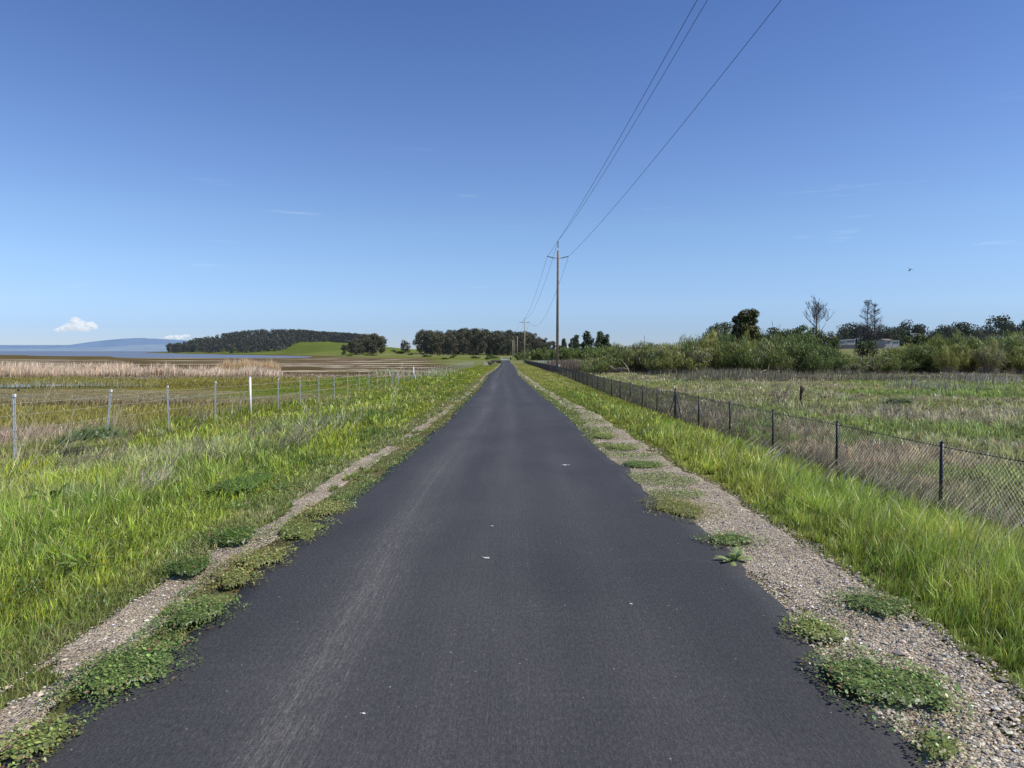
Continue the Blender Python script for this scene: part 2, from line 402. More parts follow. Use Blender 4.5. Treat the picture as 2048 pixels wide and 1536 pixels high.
def veg_col(x, y):
    """albedo of the low vegetation at a point of the ground"""
    x = np.asarray(x, float); y = np.asarray(y, float)
    s = x - XC(y)
    n1 = fbm(x * .5, y * .35, 21); n2 = fbm(x * 1.7, y * 1.3, 31); n3 = fbm(x * .12, y * .09, 41)
    # verge on the left of the road
    c = mix(np.broadcast_to(LIME, x.shape + (3,)).copy(), GREEN, sstep(.42, .62, n1))
    c = mix(c, DKGRN, .75 * sstep(.58, .72, n2))
    dryz = sstep(-3.2, -5.2, s) * sstep(6.6, 8.2, y) * sstep(24, 13, y)
    c = mix(c, GREYDRY * np.array([.92, .98, .8]), .6 * dryz * sstep(.44, .62, n2 * .5 + n1 * .5))
    c = mix(c, STRAW, .4 * sstep(-6.5, -9.5, s) * sstep(.45, .6, n1) * sstep(70, 30, y))
    c = mix(c, STRAW, .35 * sstep(.55, .68, fbm(x * .9, y * .5, 77)) * sstep(8, 20, y))
    L = c
    # marsh
    yw = y * (1 + .26 * (n3 - .5) + .10 * (n1 - .5)) + 1.2 * (n2 - .5) + .035 * (x + 40)
    bands = [(0, PINKTAN), (21, PINKTAN), (23.5, OLIVE * .95), (33, OLIVE * 1.05), (34.6, REDBR), (37, REDBR), (38.5, STRAW * .85), (44, GREYDRY), (52, STRAW * .85), (54, GREYDRY),
             (56, OLIVE * .8), (62, OLIVE * .75), (68, OLIVE * .95), (77, OLIVE * .9), (80, np.array([.17, .16, .08])), (85, PINKTAN), (97, PINKTAN * .8), (101, BROWN), (200, BROWN), (480, BROWN), (700, BROWN * 1.2)]
    ks = np.array([b[0] for b in bands], float); cs = np.array([b[1] for b in bands])
    M = np.stack([np.interp(yw, ks, cs[:, k]) for k in range(3)], -1)
    M = mix(M, OLIVE * .8, .5 * sstep(.5, .7, n1) * sstep(20, 30, y) * sstep(100, 80, y))
    stre = fbm(x * .02, y * .11, 51, 5); st2 = fbm(x * .012 + 40, y * .05, 61, 5)
    far = sstep(100, 115, y)
    M = mix(M, np.array([.13, .11, .035]), far * .8 * sstep(.45, .65, st2))
    M = mix(M, np.array([.17, .12, .085]), far * .6 * sstep(.5, .62, fbm(x * .03, y * .03, 71)))
    M = mix(M, np.array([.52, .46, .36]), far * .95 * sstep(900, 820, 1024 + F * x / np.maximum(y, 1)) * sstep(.635, .67, stre) * sstep(520, 440, y))
    # green tongue beyond the fence, mid distance
    M = mix(M, GREEN * 1.15, sstep(-24, -16, x) * sstep(40, 48, y) * sstep(92, 76, y) * sstep(.3, .5, n1))
    wl = sstep(-10.3, -12.5, s + .8 * (n2 - .5))
    c = mix(L, 0, 0) * (1 - wl[..., None]) + M * wl[..., None]
    # right side
    Rv = mix(np.broadcast_to(LIME * np.array([.95, .9, 1.2]), x.shape + (3,)).copy(), GREEN, sstep(.42, .6, n1))
    Rv = mix(Rv, STRAW, .5 * sstep(30, 70, y) * sstep(.4, .6, n2))
    Fd = mix(np.broadcast_to(np.array([.165, .170, .066]), x.shape + (3,)).copy(), GREYDRY * .92, .9 * sstep(.42, .58, fbm(x * .22, y * .16, 81)))
    Fd = mix(Fd, np.array([.125, .165, .036]), .8 * sstep(.52, .64, fbm(x * .13, y * .1, 91)))
    Fd = mix(Fd, np.array([.235, .185, .125]), .85 * sstep(.42, .58, fbm(x * .5, y * .4, 95)) * sstep(10.5, 8.5, s) * sstep(34, 18, y))
    Fd = mix(Fd, np.array([.27, .225, .14]), .7 * sstep(.40, .56, fbm(x * .08, y * .3, 97)) * sstep(58, 70, y) * sstep(90, 84, y))
    Fd = mix(Fd, np.array([.12, .175, .032]), .75 * sstep(1.15, .8, ((x - 24.5) / 5.5) ** 2 + ((y - 41) / 5) ** 2 + .8 * (fbm(x * .6, y * .5, 83) - .5)))
    Fd = mix(Fd, np.array([.14, .10, .075]), sstep(95, 105, y) * sstep(215, 190, y))
    wr = sstep(5.8, 6.5, s + .5 * (n2 - .5))
    RR = Rv * (1 - wr[..., None]) + Fd * wr[..., None]
    c = np.where((s > 0)[..., None], RR, c)
    dirt = sstep(2.5, 2.1, np.abs(s)) * (.35 + .5 * sstep(.4, .6, fbm(x * 3, y * 2, 99)))
    c = mix(c, np.array([.17, .145, .085]), dirt)
    # hills beyond
    D = np.maximum(y, 1); px = 1024 + F * x / D
    G = mix(np.broadcast_to(np.array([.15, .185, .045]), x.shape + (3,)).copy(), np.array([.115, .15, .042]), sstep(.4, .65, fbm(x * .012, y * .006, 15)))
    G = mix(G, np.array([.21, .20, .11]), .7 * sstep(.47, .62, fbm(x * .02, y * .02, 18)) * sstep(760, 560, y))
    z = ground_z(x, y)
    wf = np.maximum(sstep(.25, .9, z - (CAMZ - SEA_H)) * sstep(365, 440, y), sstep(150, 230, y) * sstep(830, 910, px) * sstep(.0, .5, z - (CAMZ - SEA_H)))
    wf = np.maximum(wf, sstep(215, 250, y) * sstep(1100, 1150, px))
    c = c * (1 - wf[..., None]) + G * wf[..., None]
    return c

# ------------------------------------------------------------------ terrain sheet
nx, ny = 520, 620
u = np.linspace(-1, 1, nx); ka = math.asinh(9000 / 2.0); gx = 2.0 * np.sinh(ka * u)
v = np.linspace(0, 1, ny - 14); kb = math.asinh(9000 / 3.0); gy = np.concatenate([np.linspace(-60, -1, 14), 3.0 * np.sinh(kb * v)])
X, Y = np.meshgrid(gx, gy)
Z = ground_z(X, Y)
C = veg_col(X, Y)
sg = X - XC(Y)
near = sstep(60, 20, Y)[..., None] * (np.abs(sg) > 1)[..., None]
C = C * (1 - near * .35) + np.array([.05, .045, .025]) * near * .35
idx = np.arange(nx * ny).reshape(ny, nx)
q = np.stack([idx[:-1, :-1], idx[:-1, 1:], idx[1:, 1:], idx[1:, :-1]], -1).reshape(-1, 4)
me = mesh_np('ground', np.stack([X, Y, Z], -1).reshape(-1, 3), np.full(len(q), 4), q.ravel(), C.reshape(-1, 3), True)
tag(obj('ground', me, mat_terrain()), kind='structure')

sea = MB(); zs = CAMZ - SEA_H
sea.add([(-60000, 300, zs), (60000, 300, zs), (60000, 60000, zs), (-60000, 60000, zs)], [(0, 1, 2, 3)])
tag(sea.build('bay_water', mat_water('bay_water', (.15, .18, .22), .45, .12, .5)), kind='structure')

# hills over the bay
def ridge(name, prof, D, depth, col, haze):
    m, nt, out = newmat(name)
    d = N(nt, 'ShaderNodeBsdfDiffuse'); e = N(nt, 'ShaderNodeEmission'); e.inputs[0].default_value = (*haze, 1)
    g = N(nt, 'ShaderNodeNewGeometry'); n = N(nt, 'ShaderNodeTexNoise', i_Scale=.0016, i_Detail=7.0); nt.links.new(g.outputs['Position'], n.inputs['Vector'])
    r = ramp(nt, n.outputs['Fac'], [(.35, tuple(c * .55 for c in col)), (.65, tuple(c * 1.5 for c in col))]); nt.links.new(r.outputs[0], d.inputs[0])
    mx = N(nt, 'ShaderNodeMixShader'); mx.inputs[0].default_value = .68  # distance haze put into the material as constant sky-coloured glow
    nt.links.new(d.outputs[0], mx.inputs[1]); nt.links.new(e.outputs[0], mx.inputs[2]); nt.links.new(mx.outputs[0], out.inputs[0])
    pf = interp(prof); pxs = np.linspace(prof[0][0], prof[-1][0], 220); ts = np.linspace(0, 1, 14)
    vs = []
    for t in ts:
        Dd = D + depth * t
        rows = pf(pxs)
        top = (HORIZ - rows) / F * D
        k = math.sin(min(1, t * 1.15) * math.pi / 2)
        zz = zs - 5 + (top * Dd / D + SEA_H) * k * (1 - .25 * (1 - t) * (fbm(pxs * .06, np.full_like(pxs, t * 3), 9) - .2)) + 30 * (fbm(pxs * .12, np.full_like(pxs, t * 6), 7) - .5) * k
        vs.append(np.stack([(pxs - 1024) / F * D, np.full_like(pxs, Dd), zz], -1))
    vs = np.concatenate(vs); n_ = len(pxs)
    id2 = np.arange(n_ * len(ts)).reshape(len(ts), n_)
    qq = np.stack([id2[:-1, :-1], id2[:-1, 1:], id2[1:, 1:], id2[1:, :-1]], -1).reshape(-1, 4)
    tag(obj(name, mesh_np(name, vs, np.full(len(qq), 4), qq.ravel(), None, True), m), kind='structure')
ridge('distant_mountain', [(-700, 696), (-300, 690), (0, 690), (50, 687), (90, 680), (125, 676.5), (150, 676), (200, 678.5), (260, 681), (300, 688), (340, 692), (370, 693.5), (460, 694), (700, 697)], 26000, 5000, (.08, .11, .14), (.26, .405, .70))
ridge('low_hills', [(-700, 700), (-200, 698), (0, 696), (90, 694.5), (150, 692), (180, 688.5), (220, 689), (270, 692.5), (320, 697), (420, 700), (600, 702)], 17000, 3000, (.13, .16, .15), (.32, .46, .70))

# ------------------------------------------------------------------ road
def rows_D(d0, d1, near, rel):
    out = [d0]
    while out[-1] < d1: out.append(out[-1] + max(near, rel * abs(out[-1])))
    return np.array(out)
rd = rows_D(-6, 266, .05, .006)
def scallop(D, seed):
    a = fbm(D * 1.3, D * 0 + 3, seed, 3) - .5; b = fbm(D * 5.0, D * 0 + 9, seed + 5, 3) - .5
    return .26 * a + .10 * b
eL = XC(rd) - WL(rd) - scallop(rd, 101) * sstep(60, 20, rd) * .9; eR = XC(rd) + WR(rd) + scallop(rd, 202) * sstep(60, 20, rd) * .6
nc = 21
cc = np.linspace(0, 1, nc)
RX = eL[:, None] * (1 - cc) + eR[:, None] * cc
RY = np.repeat(rd[:, None], nc, 1)
RZ = ground_z(RX, RY) + .022 + .02 * (1 - (2 * cc - 1) ** 2)[None, :]
RXf = np.concatenate([eL[:, None] - .03, RX, eR[:, None] + .03], 1); RYf = np.concatenate([RY[:, :1], RY, RY[:, -1:]], 1)
RZf = np.concatenate([RZ[:, :1] - .05, RZ, RZ[:, -1:] - .05], 1)
m_ = nc + 2; id3 = np.arange(len(rd) * m_).reshape(len(rd), m_)
qq = np.stack([id3[:-1, :-1], id3[:-1, 1:], id3[1:, 1:], id3[1:, :-1]], -1).reshape(-1, 4)
rme = mesh_np('road', np.stack([RXf, RYf, RZf], -1).reshape(-1, 3), np.full(len(qq), 4), qq.ravel(), None, True)
at_ = rme.attributes.new('ruv', 'FLOAT_VECTOR', 'POINT')
ruv = np.stack([RXf - XC(RYf), RYf, RYf * 0], -1).reshape(-1, 3).astype(np.float32)
at_.data.foreach_set('vector', ruv.ravel())
road = tag(obj('road', rme, mat_asphalt()), kind='structure')

# pale droppings lying on the asphalt
M_DROP = simple('chalky_white', (.68, .66, .62), .9, var=.3, scale=60)
for k, (px, py, r, lab) in enumerate([(974, 1129, .014, 'white bird dropping in the middle of the asphalt road, the brightest spot'), (985, 1063, .008, 'thin pale smear on the asphalt road beyond the brightest white spot'),
                                 (1130, 936, .028, 'pale scrape on the right half of the asphalt road'), (1262, 1222, .007, 'small pale splat on the near right part of the asphalt road'), (728, 1448, .006, 'chalky speck on the near left of the asphalt road')]):
    b = on_ground(px, py); mb = MB(); r0 = random.Random(k)
    for j in range(5 if k else 7):
        ox, oy = (0, 0) if j == 0 else (r0.uniform(-2.2, 2.2) * r, r0.uniform(-1.5, 1.5) * r)
        rr = r if j == 0 else r * r0.uniform(.15, .4)
        ring = [(b[0] + ox + rr * 1.3 * math.cos(t) * r0.uniform(.7, 1.2), b[1] + oy + rr * math.sin(t) * r0.uniform(.7, 1.2)) for t in np.linspace(0, 2 * math.pi, 11)[:-1]]
        sx_ = lambda x: gz(x, b[1]) + .022 + .02 * (1 - ((x - XC(b[1])) / 1.6) ** 2) + .004 + .001 * j
        mb.add([(x, y, sx_(x)) for x, y in ring], [tuple(range(10))])
    tag(mb.build('bird_dropping', M_DROP), lab, 'dropping')

# gravel shoulders
M_GRAVEL = mat_gravel()
gd = rows_D(-4, 240, .05, .008)
def gravel_edges(D):
    lo = XC(D) + WR(D) - .25 + sstep(11, 15, D) * (.52 + .5 * (fbm(D * 1.1, D * 0 + 5, 313, 4) - .5))
    hi = XC(D) + 2.42 + .34 * (fbm(D * .9, D * 0, 303, 4) - .5) + .12 * (fbm(D * 4, D * 0, 311, 3) - .5)
    hi = hi - .25 * sstep(14, 40, D) - .3 * sstep(60, 120, D)
    l1 = XC(D) - np.maximum(WL(D) + .16, 1.80) + .10 * (fbm(D * 1.6, D * 0 + 2, 351, 4) - .5) * 2
    l0 = XC(D) - 2.10 + .13 * sstep(7, 18, D) - .20 * (fbm(D * .8, D * 0 + 7, 333, 4) - .5) - .1 * (fbm(D * 4, D * 0, 341, 3) - .5)
    return lo, hi, l0, l1
def strip(name, a, b, D, lift, thr):
    n = 15; t = np.linspace(0, 1, n); x = a[:, None] * (1 - t) + b[:, None] * t; y = np.repeat(D[:, None], n, 1)
    z = ground_z(x, y) + lift; z[:, 0] -= .03; z[:, -1] -= .03
    hole = fbm(x * 2.6, y * 1.1, 371, 4) < (thr + (.075 * sstep(7, 16, y) - .12 * sstep(6, 4.2, y) if thr > .32 else 0)); z[hole] -= .05
    i = np.arange(len(D) * n).reshape(len(D), n); qq = np.stack([i[:-1, :-1], i[:-1, 1:], i[1:, 1:], i[1:, :-1]], -1).reshape(-1, 4)
    tag(obj(name, mesh_np(name, np.stack([x, y, z], -1).reshape(-1, 3), np.full(len(qq), 4), qq.ravel(), None, True), M_GRAVEL), kind='structure')
lo, hi, l0, l1 = gravel_edges(gd)
strip('gravel_shoulder', lo, hi, gd, .012, .30); strip('gravel_shoulder', l0, l1, gd, .012, .345)

# ------------------------------------------------------------------ sampling of ground cover
def sample(xa, xb, D0, D1, k, nmax, H=2.0, marg=1.25, cap=400000):
    D = np.exp(np.linspace(math.log(D0), math.log(D1), 4000))
    a = np.maximum(xa(D), -FOVT * marg * D - .8); b = np.minimum(xb(D), FOVT * marg * D + .8); W = np.maximum(b - a, 0)
    dens = np.minimum(nmax, k * 710 ** 2 * H / D ** 3) * W
    cum = np.concatenate([[0], np.cumsum(.5 * (dens[1:] + dens[:-1]) * np.diff(D))])
    n = int(min(cap, cum[-1]))
    d = np.interp(rng.random(n) * cum[-1], cum, D)
    aa = np.maximum(xa(d), -FOVT * marg * d - .8); bb = np.minimum(xb(d), FOVT * marg * d + .8)
    return aa + (bb - aa) * rng.random(n), d

def clump(x, y, f=.55, c0=.075):
    """draw blades together into tufts; returns new positions and the offset from the tuft centre"""
    cell = c0 * 2.0 ** np.floor(np.log2(np.maximum(1, y / 4.0)))
    i = np.floor(x / cell).astype(np.int64); j = np.floor(y / cell).astype(np.int64)
    cx = (i + .15 + .7 * _hash(i, j, 881)) * cell; cy = (j + .15 + .7 * _hash(i, j, 882)) * cell
    k = f * (.4 + .9 * _hash(i, j, 883)); k = np.clip(k, 0, .9)
    ox = (x - cx) / cell; oy = (y - cy) / cell
    return x + (cx - x) * k, y + (cy - y) * k, ox, oy, _hash(i, j, 884)

def blades(name, x, y, h, w, col, lean=None, mat=None, z=None, spread=.35, out=None, base_dark=.45, tipc=None):
    n = len(x); z = ground_z(x, y) - .01 if z is None else z
    yaw = rng.random(n) * math.pi
    dx = np.cos(yaw) * w / 2; dy = np.sin(yaw) * w / 2
    la = rng.random(n) * 2 * math.pi; lm = np.abs(rng.normal(0, spread, n)) * h
    lx = np.cos(la) * lm; ly = np.sin(la) * lm
    if out is not None: lx = lx + out[0] * h * .5; ly = ly + out[1] * h * .5
    if lean is not None: lx = lx + lean[0] * h; ly = ly + lean[1] * h
    V = np.zeros((n, 5, 3), np.float32)
    V[:, 0] = np.stack([x - dx, y - dy, z], -1); V[:, 1] = np.stack([x + dx, y + dy, z], -1)
    mx, my, mz = x + lx * .35, y + ly * .35, z + h * .58
    V[:, 2] = np.stack([mx - dx * .8, my - dy * .8, mz], -1); V[:, 3] = np.stack([mx + dx * .8, my + dy * .8, mz], -1)
    V[:, 4] = np.stack([x + lx, y + ly, z + h * (1 - .25 * np.minimum(1, (lx ** 2 + ly ** 2) / np.maximum(h, .01) ** 2))], -1)
    b = (np.arange(n) * 5)[:, None]
    loops = (b + np.array([0, 1, 3, 2, 2, 3, 4])).ravel(); sizes = np.tile([4, 3], n)
    c = np.zeros((n, 5, 3)); c[:, 0:2] = (col * base_dark)[:, None]; c[:, 2:4] = col[:, None]; c[:, 4] = (col * 1.3 if tipc is None else tipc)  # shade among blades painted in: roots darkened, tips brightened
    me = mesh_np(name, V.reshape(-1, 3), sizes, loops, c.reshape(-1, 3))
    return obj(name, me, mat or M_GRASS)

def jitter(c, a=.22, hue=.08):
    n = len(c)
    return np.clip(c * (1 + rng.normal(0, a, (n, 1))) * (1 + rng.normal(0, hue, (n, 3))), .008, .7)

# verge grass, left
x, y = sample(lambda D: np.full_like(D, -10.6), lambda D: gravel_edges(D)[2] + .02, 1.3, 120, .75, 3200, 1.9)
s = x - XC(y); edge = -s - 2.1
x, y, ox, oy, tv = clump(x, y)
h = .05 + .08 * sstep(.0, .9, edge) * (.4 + 1.1 * fbm(x * 2.2, y * 1.6, 403)) + .105 * sstep(.9, 2.4, edge) * (.35 + .9 * fbm(x * .6, y * .5, 401)) * (1 - .45 * sstep(6, 14, y))
h *= rng.uniform(.45, 1.35, len(x)) * (1 + .25 * sstep(30, 80, y))
w = np.maximum(.0042, .85 * y / 710) * rng.uniform(.7, 1.4, len(x))
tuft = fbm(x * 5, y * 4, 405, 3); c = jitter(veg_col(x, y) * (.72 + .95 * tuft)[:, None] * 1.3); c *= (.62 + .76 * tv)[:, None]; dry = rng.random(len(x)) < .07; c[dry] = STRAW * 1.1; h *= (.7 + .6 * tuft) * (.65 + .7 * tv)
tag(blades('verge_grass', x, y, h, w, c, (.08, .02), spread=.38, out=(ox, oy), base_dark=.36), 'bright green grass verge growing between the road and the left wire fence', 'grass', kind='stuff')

# verge grass, right: taller
x, y = sample(lambda D: gravel_edges(D)[1] - .03, lambda D: 5.95 - .00634 * D, 1.8, 130, .75, 3000, 1.9)
s = x - XC(y); edge = s - 2.35
x, y, ox, oy, tv = clump(x, y, .5, .11)
h = (.08 + .175 * sstep(.0, .7, edge) * (.55 + .7 * fbm(x * .7, y * .6, 411))) * (1 - .35 * sstep(4.6, 5.8, s)) * rng.uniform(.5, 1.2, len(x)) * (1 - .35 * sstep(12, 30, y))
w = np.maximum(.0045, .85 * y / 710) * rng.uniform(.7, 1.4, len(x))
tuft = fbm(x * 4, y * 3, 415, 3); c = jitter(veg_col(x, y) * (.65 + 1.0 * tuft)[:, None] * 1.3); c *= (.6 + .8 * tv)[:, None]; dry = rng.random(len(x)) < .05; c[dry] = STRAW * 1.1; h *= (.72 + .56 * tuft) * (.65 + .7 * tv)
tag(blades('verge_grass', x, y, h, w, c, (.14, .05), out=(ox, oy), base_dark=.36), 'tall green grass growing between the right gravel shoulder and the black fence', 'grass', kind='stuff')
# nodding seed heads over it
x, y = sample(lambda D: gravel_edges(D)[1] + .5, lambda D: 5.6 - .00634 * D, 3.2, 14, .035, 60, 1.9)
h = rng.uniform(.42, .6, len(x)); w = np.maximum(.003, .5 * y / 710)
c = jitter(np.where((rng.random(len(x)) < .3)[:, None], np.array([.50, .47, .33]), np.array([.13, .13, .045])), .15)
keep = fbm(x * .6, y * .5, 421) > .48
tag(blades('seed_heads', x[keep], y[keep], h[keep], w[keep], c[keep], (.62, .22), M_DRY, spread=.12, base_dark=.7), 'wind-bent silvery seed heads above the tall grass on the right', 'seed heads', kind='stuff')

# marsh
x, y = sample(lambda D: -FOVT * 1.3 * D, lambda D: np.full_like(D, -10.3), 11, 100, .75, 260, 2.7)
h = (.22 + .16 * fbm(x * .3, y * .3, 431)) * rng.uniform(.5, 1.2, len(x)); w = np.maximum(.006, .85 * y / 710) * rng.uniform(.7, 1.3, len(x))
h *= 1 - .68 * sstep(36, 39, y) * sstep(56.5, 54, y); c = jitter(veg_col(x, y) * 1.3, .2, .06)
pond = (y > 54.5) & (y < 60.5) & ((x + 48) ** 2 / 215 + (y - 57.6) ** 2 / 8.5 < .75 + .6 * fbm(x * .5, y * .9, 437))
keep = ~(pond & (rng.random(len(x)) < .95))
tag(blades('marsh_grass', x[keep], y[keep], h[keep], w[keep], c[keep], (.2, 0)), 'olive and tan marsh grass covering the flats beyond the left fence', 'marsh grass', kind='stuff')

# field beyond the black fence
x, y = sample(lambda D: 6.05 - .00634 * D, lambda D: FOVT * 1.3 * D, 7.5, 96, .8, 520, 2.35)
x, y, ox, oy, tv = clump(x, y, .6, .13)
h = (.12 + .22 * fbm(x * .4, y * .4, 441)) * (.6 + .8 * tv) * rng.uniform(.5, 1.25, len(x)); w = np.maximum(.0045, .8 * y / 710) * rng.uniform(.7, 1.3, len(x))
c = jitter(veg_col(x, y) * (1.42 * (.6 + .8 * tv))[:, None], .28, .07)
tag(blades('field_grass', x, y, h, w, c, (.08, .03), spread=.45, out=(ox, oy)), 'grey-green rough grass in the field behind the black fence', 'field grass', kind='stuff')

# tall dead grass at the foot of the black fence
x, y = sample(lambda D: 5.75 - .00634 * D, lambda D: 6.35 - .00634 * D, 7, 110, .8, 420, 2.2)
keep = fbm(y * .8, x * 2, 451) > .42; x, y = x[keep], y[keep]
h = rng.uniform(.12, .38, len(x)); w = np.maximum(.004, .8 * y / 710)
c = jitter(np.where((rng.random(len(x)) < .6)[:, None], np.array([.15, .115, .085]), STRAW))
tag(blades('dead_grass', x, y, h, w, c, (.25, .05), M_DRY), 'brown dead grass along the foot of the black fence', 'dead grass', kind='stuff')

# reeds: the tan belt on the left
def belt(name, label, cat, px0, px1, D0, D1, n, h0, h1, cols, mat=M_DRY, lean=(.12, 0), wpx=.55, gap=None, seed=0):
    px = rng.uniform(px0, px1, n); D = rng.uniform(D0, D1, n); x = (px - 1024) / F * D
    if gap is not None:
        k = fbm(x * gap[0], D * .05, seed) > gap[1]; x, D = x[k], D[k]
    pxx = 1024 + F * x / D; tp = np.minimum(1, np.minimum(pxx - px0, px1 - pxx) / (.16 * (px1 - px0)))
    k = rng.random(len(x)) < .15 + .85 * np.clip(tp + .25 * (fbm(x * .3, D * .3, seed + 9) - .5), 0, 1); x, D, tp = x[k], D[k], tp[k]
    if name == 'brown_reeds':
        k = x > 6.6 - .00634 * D; x, D, tp = x[k], D[k], tp[k]
    m = len(x)
    h = (.35 + .65 * np.sqrt(np.clip(tp, 0, 1))) * (h0 + (h1 - h0) * sstep(.25, .7, fbm(x * .16, D * .1, seed + 3))) * rng.uniform(.4, 1.15, m); w = wpx * D / 710 * rng.uniform(.6, 1.3, m)
    c = jitter(np.array(cols)[rng.integers(0, len(cols), m)], .16, .05)
    return tag(blades(name, x, D, h, w, c, lean, mat, spread=.24, base_dark=.6, tipc=np.clip(c * 1.25, 0, .7)), label, cat, kind='stuff')
belt('reeds', 'tall tan reed belt standing across the marsh on the left', 'reeds', -260, 565, 85, 100, 36000, .5, 1.75, [(.50, .40, .28), (.42, .335, .24), (.34, .27, .20), (.53, .44, .31)], gap=(.09, .30), seed=501)
belt('reeds', 'orange-tan taller reeds at the right end of the reed belt', 'reeds', 425, 562, 97, 106, 5200, 1.1, 2.2, [(.42, .31, .17), (.35, .265, .16)], gap=(.2, .3), seed=511)
belt('brown_reeds', 'brown dead reed bed around the foot of the tall wooden pole', 'reeds', 1070, 1240, 98, 150, 9000, .9, 1.7, [(.11, .085, .06), (.16, .125, .085), (.09, .07, .05)], seed=521)
belt('pale_grass', 'pale feathery grass along the left fence in the middle distance', 'grass', 740, 930, 84, 128, 1300, .25, .75, [(.42, .40, .26), (.30, .31, .16), (.17, .21, .08)], gap=(.12, .4), seed=531)
belt('dry_weeds', 'grey-brown dry weeds in front of the thicket on the right', 'weeds', 1240, 2300, 60, 88, 15000, .15, .95, [(.15, .125, .09), (.12, .10, .075), (.20, .17, .115), (.10, .11, .05)], gap=(.16, .36), seed=541)
belt('pale_stalks', 'whitish dead stalks standing in the field at the far right', 'stalks', 1760, 2300, 44, 60, 2400, .3, .9, [(.31, .285, .235), (.24, .22, .18), (.14, .14, .08)], gap=(.3, .46), seed=551)
belt('pond_stalks', 'thin green stalks rising out of the marsh pond', 'stalks', -200, 330, 54, 60.5, 1500, .35, .7, [(.20, .20, .07), (.3, .27, .16)], M_GRASS, seed=561)

# marsh pond
pm = MB(); ring = []
for t in np.linspace(0, 2 * math.pi, 60)[:-1]:
    rr = 1 + .18 * math.sin(3 * t) + .10 * math.sin(7 * t + 1) + .06 * math.sin(13 * t)
    ring.append((-48 + 15 * rr * math.cos(t), 57.6 + 3.0 * rr * math.sin(t)))
zp = gz(-40, 57.5) + .10
pm.add([(a, b, zp) for a, b in ring], [tuple(range(len(ring)))])
tag(pm.build('pond_water', mat_water('pond_water', (.05, .07, .08), .05, 1.5, .05)), kind='structure')

# ------------------------------------------------------------------ gravel stones
def stones(name, x, y, r, label, cols):
    n = len(x); z = ground_z(x, y) + .012
    base = np.array([[1, 0, 0], [-1, 0, 0], [0, 1, 0], [0, -1, 0], [0, 0, .75], [0, 0, -.6], [.62, .62, .35], [-.62, .6, .3]])
    tri = np.array([[6, 4, 0], [6, 2, 4], [6, 0, 2], [7, 4, 2], [7, 1, 4], [7, 2, 1], [1, 3, 4], [3, 0, 4], [0, 3, 5], [2, 0, 5], [1, 2, 5], [3, 1, 5]])
    V = base[None] * (r[:, None, None]) * rng.uniform(.6, 1.3, (n, 8, 1)) * np.stack([rng.uniform(.8, 1.4, n), rng.uniform(.8, 1.3, n), rng.uniform(.5, .9, n)], -1)[:, None]
    a = rng.random(n) * 6.28; ca, sa = np.cos(a)[:, None], np.sin(a)[:, None]
    V = np.stack([V[..., 0] * ca - V[..., 1] * sa, V[..., 0] * sa + V[..., 1] * ca, V[..., 2]], -1) + np.stack([x, y, z + r * .25], -1)[:, None]
    lo_ = ((np.arange(n) * 8)[:, None, None] + tri[None]).ravel()
    c = jitter(np.array(cols)[rng.integers(0, len(cols), n)], .2, .03)
    return tag(obj(name, mesh_np(name, V.reshape(-1, 3), np.full(n * 12, 3), lo_, np.repeat(c, 8, 0)), M_STONE), label, 'gravel', kind='stuff')
M_STONE = foliage('stone', 0.0, .03)
SC = [(.48, .41, .32), (.39, .335, .26), (.24, .215, .18), (.60, .51, .37), (.52, .43, .30), (.44, .36, .25), (.66, .61, .50), (.14, .135, .13), (.30, .27, .23)]
x, y = sample(lambda D: XC(D) + WR(D) - .06, lambda D: gravel_edges(D)[1] + .04, 2.0, 16, 1.5, 6500, 1.5)
r = np.maximum(.0043, .0006 * y) * np.exp(rng.normal(0, .42, len(x))) * (1 + .35 * sstep(5, 2.5, y))
stones('gravel', x, y, r, 'loose grey and tan gravel on the right shoulder of the road', SC)
x, y = sample(lambda D: gravel_edges(D)[2] - .02, lambda D: gravel_edges(D)[3] + .02, 2.0, 16, .9, 3600, 1.5)
keep = fbm(x * 2.6, y * 1.1, 371, 4) > .34 - .12 * sstep(6, 4.2, y); x, y = x[keep], y[keep]
r = np.maximum(.0043, .0006 * y) * np.exp(rng.normal(0, .42, len(x)))
stones('gravel', x, y, r, 'thin line of loose gravel on the left side of the road', SC)

# ------------------------------------------------------------------ leafy mats on the shoulders
def leafmat(name, x, y, z, size, col, mat=None):
    n = len(x)
    a = rng.random(n) * 6.28; tilt = rng.uniform(.1, 1.0, n)
    ux = np.stack([np.cos(a) * np.cos(tilt), np.sin(a) * np.cos(tilt), np.sin(tilt)], -1); vx = np.stack([-np.sin(a), np.cos(a), np.zeros(n)], -1)
    P = np.stack([x, y, z], -1); sz = size[:, None]
    V = np.stack([P, P + ux * sz * .5 + vx * sz * .32, P + ux * sz, P + ux * sz * .5 - vx * sz * .32], 1)
    me = mesh_np(name, V.reshape(-1, 3), np.full(n, 4), np.arange(n * 4), np.repeat(col, 4, 0))
    return obj(name, me, mat or M_LEAF)

